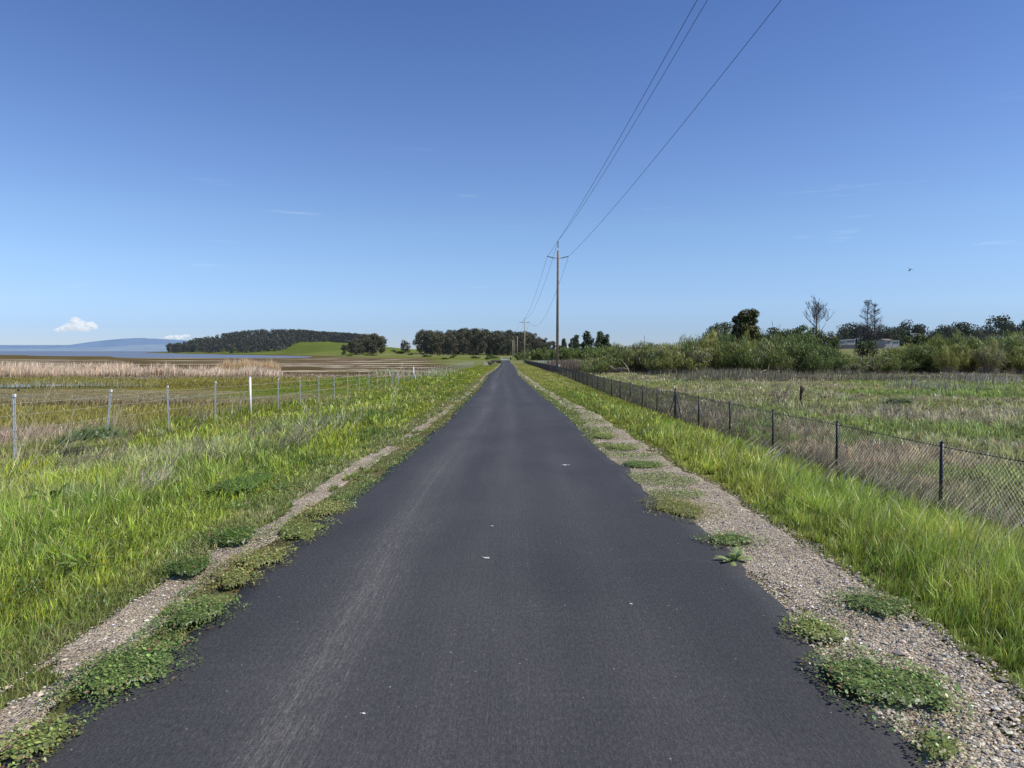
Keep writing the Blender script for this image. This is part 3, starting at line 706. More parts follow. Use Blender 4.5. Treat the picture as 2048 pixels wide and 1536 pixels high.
def patch_px(name, px0, px1, py0, py1, label, base, n_per=15000, hgt=.026, cat='weed patch', seed=1):
    pc = on_ground((px0 + px1) / 2, (py0 + py1) / 2); pa = on_ground((px0 + px1) / 2, py1); pb = on_ground((px0 + px1) / 2, py0)
    rx = (px1 - px0) / 2 / F * pc[1] * 1.12; ry = min(max(.08, (pb[1] - pa[1]) / 2), 1.6 * rx); cy = (pa[1] + pb[1]) / 2; cx = pc[0]
    n = int(min(26000, n_per * 4 * rx * ry * min(1, (4.5 / cy) ** 1.2)))
    a = rng.uniform(-1.3, 1.3, n); b = rng.uniform(-1.3, 1.3, n)
    edge = lambda a, b: np.sqrt(a * a + b * b) + .8 * (fbm(a * 1.7 + seed, b * 1.7, 600 + seed, 5) - .5)
    top = lambda x, y, rad: .016 + hgt * np.sqrt(np.clip(1 - rad ** 2, 0, 1)) * (.5 + .9 * fbm(x * 11, y * 11, 610))
    rad = edge(a, b); k = rad < 1.12 - .75 * rng.random(n) ** 2.0; a, b, rad = a[k], b[k], rad[k]
    x = cx + a * rx; y = cy + b * ry
    up = top(x, y, rad) * rng.uniform(.75, 1.15, len(x)); z = ground_z(x, y) + .024 + up
    size = np.maximum(.0125, 1.0 * y / 710) * rng.uniform(.6, 1.4, len(x))
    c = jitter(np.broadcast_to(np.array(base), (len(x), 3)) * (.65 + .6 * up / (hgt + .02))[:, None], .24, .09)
    odd = rng.random(len(x)); c[odd < .07] = jitter(np.broadcast_to(np.array([.26, .20, .10]), (int((odd < .07).sum()), 3))); c[odd > .95] = jitter(np.broadcast_to(np.array([.17, .09, .05]), (int((odd > .95).sum()), 3)))
    c *= (.6 + .8 * fbm(x * 4, y * 4, 615, 3))[:, None]; size = size * np.where(rng.random(len(x)) < .12, 1.7, 1.0)
    an = rng.random(len(x)) * 6.28; tilt = rng.uniform(-.15, .8, len(x)); ox, oy, oz = cx, cy, gz(cx, cy)
    ux = np.stack([np.cos(an) * np.cos(tilt), np.sin(an) * np.cos(tilt), np.sin(tilt)], -1); vx = np.stack([-np.sin(an), np.cos(an), np.zeros(len(x))], -1)
    P = np.stack([x - ox, y - oy, z - oz], -1); sz = size[:, None]
    V = np.stack([P, P + ux * sz * .5 + vx * sz * .34, P + ux * sz, P + ux * sz * .5 - vx * sz * .34], 1).reshape(-1, 3)
    # the dense shaded mat under the leaves
    g = np.linspace(-1.3, 1.3, 46); ga, gb_ = np.meshgrid(g, g); er = edge(ga, gb_)
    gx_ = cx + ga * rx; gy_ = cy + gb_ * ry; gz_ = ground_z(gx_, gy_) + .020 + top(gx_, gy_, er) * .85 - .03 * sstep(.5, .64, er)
    GV = np.stack([gx_ - ox, gy_ - oy, gz_ - oz], -1).reshape(-1, 3); gi = np.arange(46 * 46).reshape(46, 46)
    ok_ = (er[:-1, :-1] < .62) & (er[1:, 1:] < .62) & (er[1:, :-1] < .62) & (er[:-1, 1:] < .62)
    gq = np.stack([gi[:-1, :-1], gi[:-1, 1:], gi[1:, 1:], gi[1:, :-1]], -1)[ok_]
    nl = len(V); allv = np.concatenate([V, GV]); loops = np.concatenate([np.arange(nl), (gq + nl).ravel()])
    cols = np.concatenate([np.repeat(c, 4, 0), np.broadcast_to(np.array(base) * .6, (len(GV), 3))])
    o = obj(name, mesh_np(name, allv, np.full(nl // 4 + len(gq), 4), loops, cols), M_LEAF); o.location = (ox, oy, oz)
    return tag(o, label, cat)
G1, G2, G3 = (.16, .195, .050), (.115, .165, .042), (.185, .195, .055)
PATCHES = [
 (10, 130, 1452, 1560, 'clover-like green weed patch at the bottom left corner beside the asphalt', G1),
 (150, 348, 1290, 1432, 'largest low weed patch on the left edge of the asphalt', G2),
 (325, 465, 1208, 1285, 'low weed patch on the left asphalt edge just beyond the largest one', G2),
 (420, 520, 1150, 1190, 'thin straggly green patch on the left asphalt edge beside gravel', G3),
 (470, 575, 1100, 1165, 'third leafy weed patch along the left asphalt edge', G3),
 (540, 660, 1045, 1100, 'small weed patch on the left asphalt edge where gravel narrows', G1),
 (600, 695, 1005, 1052, 'yellowish weed patch on the left asphalt edge farther up the road', G3),
 (405, 525, 1066, 1112, 'dark green clover patch in the grass left of the gravel line', DKGRN * 1.3),
 (325, 430, 1130, 1172, 'dark clover patch in the grass nearer the camera on the left', DKGRN * 1.3),
 (400, 560, 962, 1018, 'wide dark clover patch in the bright grass on the left', DKGRN * 1.7),
 (1652, 1908, 1315, 1475, 'largest round green weed patch on the right asphalt edge', G2),
 (1575, 1705, 1243, 1312, 'green weed patch on the right asphalt edge next beyond the largest one', G1),
 (1675, 1835, 1196, 1256, 'green weed patch between gravel and tall grass on the right', G2),
 (1815, 1930, 1478, 1560, 'weed patch at the bottom right corner of the asphalt', G1),
 (1295, 1425, 998, 1053, 'pale green grassy patch on the right asphalt edge in mid distance', G3),
 (1405, 1522, 1072, 1108, 'flat green weed patch lying across gravel behind the broad-leaved plant', G2),
 (1232, 1330, 924, 943, 'thin green tongue of weeds across the right gravel', G2),
 (1195, 1285, 894, 905, 'narrow weed strip on the right gravel above the thin tongue', G1),
 (1178, 1240, 868, 884, 'far weed strip on the right edge of the asphalt', G1)]
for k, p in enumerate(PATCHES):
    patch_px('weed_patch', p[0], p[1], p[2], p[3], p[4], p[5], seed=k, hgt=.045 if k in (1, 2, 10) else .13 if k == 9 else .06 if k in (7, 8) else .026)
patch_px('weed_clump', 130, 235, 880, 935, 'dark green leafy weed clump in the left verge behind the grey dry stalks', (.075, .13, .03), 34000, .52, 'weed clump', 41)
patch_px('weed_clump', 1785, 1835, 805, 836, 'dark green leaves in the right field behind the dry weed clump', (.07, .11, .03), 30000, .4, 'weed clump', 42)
# creeping cover along both edges of the asphalt
x, y = sample(lambda D: gravel_edges(D)[3] - .06, lambda D: XC(D) - WL(D) + .12, 1.9, 110, 2.6, 9000, 1.6)
keep = (fbm(y * 1.1, x * 2.0, 701, 3) > .46 - .14 * sstep(6, 10, y)); x, y = x[keep], y[keep]
z = ground_z(x, y) + .02 + .03 * rng.random(len(x)); sz = np.maximum(.013, .0018 * y) * rng.uniform(.6, 1.3, len(x))
c = jitter(np.where((fbm(y * .6, x, 711) > .5)[:, None], np.array([.17, .17, .05]), np.array([.12, .17, .045])), .25)
tag(leafmat('ground_cover', x, y, z, sz, c), 'low yellow-green creeping cover along the left asphalt edge', 'ground cover', kind='stuff')
x, y = sample(lambda D: XC(D) + WR(D) - .06, lambda D: XC(D) + 2.3, 6.2, 120, 3.2, 8000, 1.6)
keep = (fbm(y * 1.6, x * .4, 721, 4) > .62 - .22 * sstep(9, 16, y) + .10 * sstep(.4, .7, x - XC(y) - WR(y))) | ((y > 12) & (x < gravel_edges(y)[0] + .05)); x, y = x[keep], y[keep]
z = ground_z(x, y) + .02 + .03 * rng.random(len(x)); sz = np.maximum(.013, .0021 * y) * rng.uniform(.6, 1.3, len(x))
c = jitter(np.broadcast_to(np.array([.13, .175, .042]), (len(x), 3)), .25)
tag(leafmat('ground_cover', x, y, z, sz, c), 'low green creeping cover along the right asphalt edge', 'ground cover', kind='stuff')

x, y = sample(lambda D: XC(D) - 4.6, lambda D: gravel_edges(D)[2] + .08, 1.6, 30, .55, 1500, 1.8)
keep = fbm(x * 1.3, y * 1.1, 731, 3) > .50; x, y = x[keep], y[keep]
z = ground_z(x, y) + rng.uniform(.02, .11, len(x)) * sstep(1.9, 2.8, -(x - XC(y))) + .01; sz = np.maximum(.017, 1.2 * y / 710) * rng.uniform(.6, 1.4, len(x))
c = jitter(np.where((fbm(x * .9, y * .8, 741) > .5)[:, None], np.array([.075, .125, .032]), np.array([.125, .18, .045])), .28)
tag(leafmat('clover', x, y, z, sz, c), 'small clover-like leaves mixed into the grass of the left verge', 'clover', kind='stuff')

x, y = sample(lambda D: gravel_edges(D)[2] - .55, lambda D: XC(D) - WL(D) + .02, 1.5, 60, 1.6, 5200, 1.6)
keep = (fbm(x * 2.6, y * 1.1, 371, 4) < .36 + .075 * sstep(7, 16, y) - .12 * sstep(6, 4.2, y)) | (x < gravel_edges(y)[2] + .03); x, y = x[keep], y[keep]; x, y, ox, oy, tv = clump(x, y, .5, .06)
h = rng.uniform(.025, .085, len(x)); w = np.maximum(.004, .8 * y / 710); c = jitter(np.where((rng.random(len(x)) < .16)[:, None], STRAW, np.array([.15, .19, .045])) * (.7 + .6 * tv)[:, None])
tag(blades('short_grass', x, y, h, w, c, (.05, 0), out=(ox, oy), spread=.6), 'short straggly grass breaking up the left gravel line', 'grass', kind='stuff')

# ------------------------------------------------------------------ broad-leaved plants
def broadleaf(px, py, n, L, label, col, up=(.2, 1.0), seed=0):
    b = on_ground(px, py); r0 = random.Random(seed); mb = MB()
    for k in range(n):
        a = r0.uniform(0, 6.28); el = r0.uniform(*up); l = L * r0.uniform(.6, 1.1); w = l * r0.uniform(.09, .15)
        d = Vector((math.cos(a) * math.cos(el), math.sin(a) * math.cos(el), math.sin(el))); sd = Vector((-math.sin(a), math.cos(a), 0)); up_ = d.cross(sd) * -1
        vs = []; fs = []
        for i, (t, ww) in enumerate([(0, .15), (.2, .35), (.4, .85), (.6, 1.0), (.8, .75), (1.0, .08)]):
            p = d * l * t + Vector((0, 0, -1)) * l * .38 * t * t
            wave = .12 * math.sin(t * 9 + k)
            vs += [p - sd * w * ww + up_ * w * (.35 + wave), p, p + sd * w * ww + up_ * w * (.35 - wave)]
        for i in range(5):
            fs += [(i * 3, i * 3 + 1, i * 3 + 4, i * 3 + 3), (i * 3 + 1, i * 3 + 2, i * 3 + 5, i * 3 + 4)]
        f_ = r0.uniform(.75, 1.25); mb.add(vs, fs, tuple(v * f_ for v in col))
    o = mb.build('broadleaf_weed', M_LEAF, None, True, True); o.location = (b[0], b[1], b[2] + .02)
    tag(o, label, 'plant')
broadleaf(1465, 1128, 26, .17, 'pale broad-leaved dock plant on the right asphalt edge by gravel', (.20, .25, .10), (.15, 1.1), 3)
broadleaf(1440, 1095, 12, .10, 'small leafy weed just behind the pale dock plant', (.15, .2, .08), (.2, 1.1), 4)
broadleaf(165, 1135, 9, .22, 'broad-leaved dock plant with long light leaves in the near left grass', (.16, .23, .06), (.5, 1.2), 5)
broadleaf(60, 1130, 5, .2, 'few broad leaves in the tall grass at the left edge', (.13, .2, .05), (.6, 1.2), 15)
broadleaf(120, 1020, 11, .46, 'dark dock plant with drooping leaves in the left grass', (.05, .085, .025), (.6, 1.3), 6)
broadleaf(185, 1015, 4, .40, 'single dark curled dock leaves right of the dark dock plant', (.05, .085, .025), (.5, 1.0), 7)
broadleaf(735, 960, 12, .15, 'leafy weed at the left asphalt edge in mid distance', (.17, .21, .07), (.2, 1.0), 8)
broadleaf(560, 985, 10, .2, 'leafy green weed beside the wide dark clover patch', (.12, .18, .05), (.4, 1.1), 9)
broadleaf(330, 935, 12, .34, 'group of upright dock leaves in the dry weeds on the left', (.13, .18, .055), (.7, 1.3), 10)
broadleaf(1320, 846, 8, .3, 'dark leaved weed in the right grass near the braced fence post', (.045, .08, .02), (.5, 1.2), 11)
broadleaf(1365, 868, 6, .3, 'second dark leaved weed in the right grass nearer the camera', (.045, .08, .02), (.5, 1.2), 12)
broadleaf(1325, 1118, 5, .07, 'tiny sprout in the gravel', (.12, .17, .06), (.3, 1.0), 13) if False else None

# ------------------------------------------------------------------ dry weed stalks on the left verge
def dryweed(px, py, n, L, az, el, label, col, seed, rad=.0045, bush=True):
    b = on_ground(px, py); r0 = random.Random(seed); mb = MB()
    def br(p, d, l, r, lv):
        pts = [p]; q = p.copy(); dd = d.copy()
        for i in range(4):
            dd = (dd + Vector((r0.uniform(-.16, .16), r0.uniform(-.16, .16), r0.uniform(-.06, .14)))).normalized(); q = q + dd * l / 4; pts.append(q.copy())
        f_ = r0.uniform(.7, 1.25); mb.tube(pts, [r * (1 - .18 * i) for i in range(5)], 3, tuple(min(.8, v * f_) for v in col), False)
        if lv > 0:
            for i in range(r0.randint(3, 5)):
                t = r0.randint(1, 4)
                nd = (dd + Vector((r0.uniform(-.8, .8), r0.uniform(-.8, .8), r0.uniform(-.2, .6)))).normalized(); br(pts[t].copy(), nd, l * r0.uniform(.35, .6), r * .62, lv - 1)
    for k in range(n):
        a = az + r0.uniform(-.9, .9); e = el + r0.uniform(-.35, .35)
        d = Vector((math.cos(a) * math.cos(e), math.sin(a) * math.cos(e), math.sin(e)))
        br(Vector((r0.uniform(-.2, .2), r0.uniform(-.2, .2), 0)) * (1 if bush else .4), d, L * r0.uniform(.6, 1.1), rad * b[1] / 9, 2)
    o = mb.build('dry_weed', M_DRY, None, False, True); o.location = (b[0], b[1], b[2] + .02)
    tag(o, label, 'dry weed')
PS, GS = (.36, .325, .22), (.21, .185, .135)
dryweed(22, 965, 8, 1.2, .45, .75, 'large straw-coloured dry stalks leaning right at the left edge of the verge', PS, 1)
dryweed(110, 950, 13, .75, .3, .45, 'tangle of grey dry stalks right of the large leaning straw stalks', GS, 2)
dryweed(205, 930, 9, .6, .5, .7, 'grey dry weed beside the dark green weed clump', GS, 3)
dryweed(265, 1000, 14, .5, .9, .6, 'low bleached dry weed in front of the bright grass on the left', (.36, .31, .24), 4)
dryweed(215, 862, 7, .7, .4, .6, 'pale dry stalks beside the leaning fence post', PS, 5)
dryweed(375, 862, 8, .8, .4, .7, 'brownish dry weed along the fence between thin posts', GS, 6)
dryweed(455, 838, 6, .8, .5, .8, 'dry stems beside the thick white fence post', PS, 7)
dryweed(570, 905, 11, .55, .8, .7, 'dry grey weed clump in the middle of the left verge', GS, 8)
dryweed(600, 890, 9, .55, .6, .8, 'dry weed clump just right of the grey one in mid verge', (.33, .3, .22), 9)
dryweed(485, 890, 7, .5, .7, .6, 'small dark dry weed left of the mid verge clumps', (.17, .14, .11), 10)
dryweed(675, 870, 6, .6, .5, .8, 'thin dry stalks in the greener part of the left verge', PS, 11)
dryweed(783, 828, 2, 1.0, 1.2, 1.35, 'single pale upright stalk in the far left verge', PS, 12, bush=False)
dryweed(395, 935, 9, .45, .6, .7, 'scattered dry stems beside upright dock leaves', GS, 13)
dryweed(1790, 845, 12, .7, .9, .8, 'dry grey weed clump with green leaves in the right field', GS, 14)
dryweed(1560, 803, 12, .7, 1.2, .8, 'brownish dry weed tuft left of the rusty post', (.2, .16, .125), 15)
dryweed(1690, 1020, 9, .3, .4, 1.0, 'pale seed stalks bent by wind in the right tall grass', (.5, .47, .36), 16) if False else None
dryweed(1617, 930, 14, .28, 1.2, .8, 'small brown dead tuft at the foot of the black fence', (.16, .12, .09), 17)

# ------------------------------------------------------------------ leafy clumps, shrubs and trees
def leaves_in(blobs, n, size, cols, r, gap=.0, shell=.55, flat=.6, up=False, clumpn=2.2):
    """leaf-sized quads spread through a crown made of blobs (cx,cy,cz,rx,ry,rz); returns verts, colours"""
    vol = np.array([b[3] * b[4] * b[5] for b in blobs]) ** .67; pr = vol / vol.sum()
    k = r.choice(len(blobs), n, p=pr); B = np.array(blobs)[k]
    d = r.normal(size=(n, 3)); d /= np.linalg.norm(d, axis=1)[:, None]
    rad = shell + (1 - shell) * r.random(n) ** .6
    rough = 1 + .34 * (vnoise(d[:, 0] * clumpn + B[:, 0] * 3 + 7, d[:, 1] * clumpn + d[:, 2] * clumpn * 1.3 + B[:, 2] * 3, 77) - .5)
    P = B[:, :3] + d * B[:, 3:6] * (rad * rough)[:, None]
    cl = vnoise(P[:, 0] * 1.6 / max(.2, size * 2.2) + 31, (P[:, 1] + P[:, 2] * 1.7) * 1.6 / max(.2, size * 2.2), 55)
    keep = cl > gap; P, d, cl, rad = P[keep], d[keep], cl[keep], rad[keep]; m = len(P)
    nrm = d + r.normal(0, .7, (m, 3)); nrm /= np.linalg.norm(nrm, axis=1)[:, None]
    t = np.cross(nrm, np.array([0, 0, 1.0]) + r.normal(0, .25, (m, 3))); t /= np.linalg.norm(t, axis=1)[:, None] + 1e-9
    b = np.cross(nrm, t)
    if up: b, t = b * 1.7, t * .6
    s = (size * r.uniform(.5, 1.3, m))[:, None]
    V = np.stack([P - b * s, P + t * s * flat, P + b * s, P - t * s * flat], 1)
    c = np.array(cols)[r.integers(0, len(cols), m)] * (.55 + .85 * cl)[:, None] * (.5 + .5 * np.clip((rad - shell) / (1 - shell), 0, 1))[:, None] * r.uniform(.75, 1.25, (m, 1))  # last radial factor paints shade into leaves deep inside the crown
    return V.reshape(-1, 3), np.repeat(c, 4, 0)

def crown_mesh(name, parts):
    V = np.concatenate([p[0] for p in parts]); Cc = np.concatenate([p[1] for p in parts])
    return mesh_np(name, V, np.full(len(V) // 4, 4), np.arange(len(V)), Cc)

def gum_tree(name, seed, H, W, n, size, cols, mat, label, cat, group, bare=.28, lobes=9):
    r = np.random.default_rng(seed); t = empty(name, (0, 0, 0), label, cat, group)
    mb = MB(); blobs = []
    tops = []
    mb.tube([(0, 0, -.5), (.1, 0, H * .3), (r.normal(0, .3), 0, H * .6), (r.normal(0, .5), 0, H * .9)], [H * .022, H * .017, H * .011, H * .004], 5)
    for k in range(lobes):
        a = r.random() * 6.28; zf = bare + (1 - bare) * (k + .6) / lobes
        prof = W * .5 * (math.sin(min(.93, (zf - bare) / (1 - bare) * .8 + .16) * math.pi) ** .6)
        rr = prof * r.uniform(.25, .8); p = (math.cos(a) * rr, math.sin(a) * rr, H * zf * .97)
        mb.tube([(0, 0, H * max(.15, zf - .3)), (p[0] * .5, p[1] * .5, H * (zf - .12)), p], [H * .010, H * .007, H * .002], 4)
        br = W * r.uniform(.17, .30); blobs.append((*p, br, br, br * r.uniform(.7, 1.0)))
    mb.build('trunk', M_BARK, t)
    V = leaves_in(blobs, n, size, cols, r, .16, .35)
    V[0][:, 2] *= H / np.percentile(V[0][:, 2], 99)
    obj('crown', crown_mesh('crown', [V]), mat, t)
    return t

EUC = [(.046, .047, .026), (.060, .056, .034), (.036, .040, .022), (.074, .064, .042)]
DARK = [(.026, .038, .018), (.034, .044, .020), (.02, .03, .015)]
# central eucalyptus grove, two belts
eu = [gum_tree('eucalyptus_tree', 100 + k, 20, [13, 15, 11][k], 2600, .55, EUC, M_FARTREE, 'dark eucalyptus tree standing in the long grove behind the end of the road', 'tree', 'eucalyptus trees of the central grove', [.10, .06, .14][k]) for k in range(3)]
for e in eu: ST[e.name_full] = False
rr = random.Random(8)
grove = []
topf = interp([(838, 661), (860, 659), (878, 664), (900, 659), (920, 658), (945, 656), (965, 656), (985, 660), (1000, 663), (1020, 660), (1045, 661), (1070, 668), (1090, 676), (1110, 684), (1130, 690)])
for px in np.arange(841, 1128, 7.6):
    grove.append((px + rr.uniform(-2, 2), 600 + rr.uniform(-25, 25) + (40 if px > 1040 else 0), rr.uniform(0, 5)))
for px in np.arange(850, 1100, 13):
    grove.append((px + rr.uniform(-3, 3), 545 + rr.uniform(-14, 14), rr.uniform(4, 13)))
for i, (px, D, low) in enumerate(grove):
    b = base_at(px, D); hgt = (HORIZ - (topf(px) + low)) / F * D + CAMZ - b[2]
    sc = max(.35, hgt / 20)
    place(eu[i % 3], ST, b, (sc * rr.uniform(.85, 1.15), sc, sc), rr.uniform(0, 6.28))
# left clump
G_CL = 'eucalyptus trees of the clump by the meadow'
eu2 = [gum_tree('eucalyptus_tree', 140 + k, 17, 14, 1900, .66, EUC, M_FARTREE, 'dark spreading eucalyptus tree in the clump right of the green meadow', 'tree', G_CL, [.12, .22][k]) for k in range(2)]
for i, (px, top, D) in enumerate([(688, 690, 585), (700, 681, 590), (712, 677, 600), (722, 680, 580), (727, 672, 612), (736, 675, 590), (744, 668, 610), (753, 668, 603), (762, 673, 606), (708, 686, 575), (745, 680, 585)]):
    b = base_at(px, D); hgt = (HORIZ - top) / F * D + CAMZ - b[2]
    place(eu2[i % 2], ST, b, hgt / 17, rr.uniform(0, 6.28))
lone = gum_tree('lone_tree', 153, 8, 7.5, 1100, .42, EUC, M_FARTREE, 'single small tree alone on the green slope between the two eucalyptus groups', 'tree', None, .1, 10)
b = base_at(811, 640); place(lone, ST, b, ((HORIZ - 681) / F * 640 + CAMZ - b[2]) / 8)
sh_ = gum_tree('shore_tree', 155, 14, 14, 900, 1.0, EUC, M_FARWOOD, 'separate tree on the point at the left tip of the wooded headland', 'tree', None, .1, 8)
b = base_at(341, 1560); place(sh_, ST, b, ((HORIZ - 687) / F * 1560 + CAMZ - b[2]) / 14)
for i, (px, top, D, lab) in enumerate([(388, 690, 1330, 'dark tree at the shore in front of the headland wood, left one'), (462, 694, 1000, 'dark round tree at the shore in front of the headland wood, right one')]):
    t = gum_tree('shore_tree', 160 + i, 14, 15, 900, .9, DARK, M_FARWOOD, lab, 'tree', None, .05, 8)
    b = base_at(px, D); place(t, ST, b, ((HORIZ - top) / F * D + CAMZ - b[2]) / 14)

# the headland wood, one mass of crowns
r = np.random.default_rng(77); blobs = []; tops_ = interp([(345, 692), (360, 682), (372, 677), (400, 673), (440, 669), (470, 664), (500, 660.5), (545, 658.5), (600, 660), (640, 664), (700, 667), (740, 671), (770, 680)])
n_t = 0
while n_t < 900:
    px = r.uniform(348, 768)
    D = r.uniform(1010, 1750) if px < 600 else r.uniform(1290, 1750)
    if px < 470 and D < 1010 + (470 - px) * 3.2: continue
    if 560 < px < 606 and D < 1000 + (px - 560) * 6: continue
    x = (px - 1024) / F * D; z = gz(x, D)
    if z < zs + 1.0: continue
    h = r.uniform(13, 21) * (1.15 if px > 590 else 1); top = CAMZ + (HORIZ - tops_(px)) / F * D
    if z + h > top: h = top - z
    if h < 6: continue
    w = r.uniform(5, 8)
    for j in range(4): blobs.append((x + r.normal(0, w * .35), D + r.normal(0, w * .3), z + h * (.14 + .255 * j), w * r.uniform(.5, .8), w * .6, h * r.uniform(.13, .2)))
    n_t += 1
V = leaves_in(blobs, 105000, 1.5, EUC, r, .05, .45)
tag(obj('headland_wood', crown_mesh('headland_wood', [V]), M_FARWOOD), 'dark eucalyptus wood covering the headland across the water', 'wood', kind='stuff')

# dark conifers right of the pole
con = []
for k in range(2):
    r = np.random.default_rng(200 + k); t = empty('cypress_tree', (0, 0, 0), 'tall dark cypress', 'tree', 'dark cypress row right of the wooden pole')
    mb = MB(); mb.tube([(0, 0, -.5), (0, 0, 10)], [.3, .08], 5); mb.build('trunk', M_BARK, t)
    bl = [(r.normal(0, .5), r.normal(0, .5), 1.2 + 1.35 * j, (2.9 - .05 * j) * (math.sin(min(1.0, .25 + (7 - j) / 7) * 1.5)), 2.4 - .15 * j, 1.3) for j in range(7)]
    obj('crown', crown_mesh('crown', [leaves_in(bl, 2400, .36, DARK, r, .12, .35)]), M_TREE, t); con.append(t)
for i, (px, top, w, lab) in enumerate([(1143, 677, .8, 'leftmost smallest dark cypress right of the wooden pole'), (1153, 670, .85, 'narrow dark cypress second from the left'), (1174, 663, 1.25, 'tallest broad dark cypress in the middle of the row'),
                                  (1199, 663, 1.25, 'broad dark cypress right of the tallest one'), (1214, 669, 1.0, 'rightmost lower dark cypress of the row'), (1128, 677, .8, 'dark cypress showing just right of the wooden pole')]):
    D = 420; b = base_at(px, D); sc = ((HORIZ - top) / F * D + CAMZ - b[2]) / 10.3
    place(con[i % 2], ST, b, (sc * w, sc, sc), i * 1.3, lab)

# shrubs: willow thicket
WIL = [(.092, .105, .026), (.112, .122, .030), (.07, .085, .022), (.125, .118, .040)]
WILD = [(.055, .075, .02), (.075, .095, .027), (.04, .055, .018)]
TWIG = [(.14, .115, .10), (.12, .10, .085), (.17, .14, .115)]
def shrub(seed, cols, twig, name='willow_shrub', lab='', grp='', n=4600, size=.105, H=3.6, W=4.4):
    r = np.random.default_rng(seed); t = empty(name, (0, 0, 0), lab, 'shrub', grp)
    mb = MB(); blobs = []
    for k in range(11):
        a = r.random() * 6.28; e = r.uniform(.55, 1.45); L = H * r.uniform(.6, .95)
        tip = np.array([math.cos(a) * math.cos(e) * W / H, math.sin(a) * math.cos(e) * W / H, math.sin(e)]) * L
        mb.tube([(0, 0, -.1), tip * .5 + np.array([0, 0, .1 * H]), tip], [.06, .035, .012], 4)
        for f_ in (.62, .95): blobs.append((*(tip * f_), W * r.uniform(.13, .2), W * r.uniform(.13, .2), H * r.uniform(.14, .22)))
    mb.build('stems', M_DEAD, t)
    P1 = leaves_in(blobs, n, size, cols, r, .10, .25, .5, True)
    top = np.percentile(P1[0][:, 2], 98); P1[0][:, 2] *= H / top
    P1[1][:] *= (.42 + .68 * np.clip(P1[0][:, 2:3] / H, 0, 1) ** .8)  # painted shade: leaf colour darkens downwards, tops stay light
    low = [(b[0] * .9, b[1] * .9, b[2] * .35, b[3], b[4], b[5] * 1.2) for b in blobs[::2]]
    P2 = leaves_in(low, n // 3, size * .8, twig, r, .1, .2, .3, True)
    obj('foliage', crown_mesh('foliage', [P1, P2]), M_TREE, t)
    return t
GW = 'willow shrubs of the thicket behind the right field'
WCOL = [WIL, WIL + WILD, [(.12, .118, .032), (.14, .13, .04), (.10, .105, .028)], WILD + WIL[:2], [(.085, .09, .045), (.10, .10, .05), (.075, .08, .035)], WIL[:2] + TWIG[:1]]
wl = [shrub(300 + k, WCOL[k], TWIG, lab='olive-green willow shrub in the thicket behind the right field', grp=GW, W=[4.4, 5.2, 3.6, 4.8, 4.0, 5.0][k]) for k in range(6)]
gd_ = [shrub(320 + k, WILD, WILD, 'dark_shrub', 'dark green leafy shrub among the willows of the thicket', 'dark shrubs among the willows', 3000, .11) for k in range(2)]
thick0 = interp([(1180, 708), (1215, 702), (1260, 698), (1300, 694), (1350, 690), (1400, 686), (1440, 676), (1470, 676), (1500, 690), (1560, 690), (1600, 682), (1625, 690), (1650, 706), (1680, 714), (1700, 721), (1762, 719), (1775, 708), (1800, 708), (1830, 699), (1862, 692), (1900, 684), (1950, 680), (2000, 680), (2048, 682), (2300, 680)])
thick = lambda p: thick0(p) - 8 - 7 * float(sstep(1330, 1420, p) * sstep(1640, 1590, p))
rr = random.Random(21); i = 0
for row, (D0, off) in enumerate([(98, -2), (92, 3), (87, 11), (83.5, 24)]):
    for px in np.arange(1190 if row else 1215, 2230, [21, 22, 25, 34][row]):
        p = px + rr.uniform(-9, 9)
        if 1650 < p < 1785 and row < 1: continue
        if 1195 < p < 1305 and row > 1: continue
        D = D0 + rr.uniform(-2.5, 2.5); b = base_at(p, D)
        hgt = ((HORIZ - (thick(p) + (off * .5 if 1640 < p < 1800 else off))) / F * D + CAMZ - b[2]) * rr.uniform(.78, 1.08)
        if hgt < .6: continue
        pr = gd_[i % 2] if rr.random() < .22 or 1570 < p < 1690 else wl[rr.randrange(6)]
        sw = min(1.05, hgt / 3.6 + .15) * rr.uniform(.7, 1.15)
        place(pr, ST, b, (sw, sw, hgt / 3.6), rr.uniform(0, 6.28)); i += 1
# shrubs along the far bank right of the road end
wl2 = [shrub(340 + k, WILD + WIL[:1], WILD, 'bank_shrub', 'green rounded shrub on the bank right of the end of the road', 'shrubs on the far bank beside the road end', 2200, .22, 4, 6) for k in range(2)]
for i, (px, top, D) in enumerate([(1042, 706, 270), (1050, 703, 280), (1062, 701, 265), (1072, 699, 285), (1085, 701, 262), (1095, 697, 290), (1103, 702, 255), (1120, 697, 262), (1130, 695, 285), (1140, 700, 250), (1152, 697, 290), (1160, 703, 240),
                                 (1170, 699, 270), (1183, 695, 240), (1195, 698, 235), (1205, 694, 250), (1218, 697, 225), (1230, 698, 240), (1245, 700, 230), (1180, 712, 190), (1200, 716, 170), (1215, 708, 180), (1230, 712, 165), (1020, 714, 285)]):
    b = base_at(px, D); hgt = max(.8, (HORIZ - top) / F * D + CAMZ - b[2])
    place(wl2[i % 2], ST, b, (hgt / 4, hgt / 4, hgt / 4), i * 1.7)
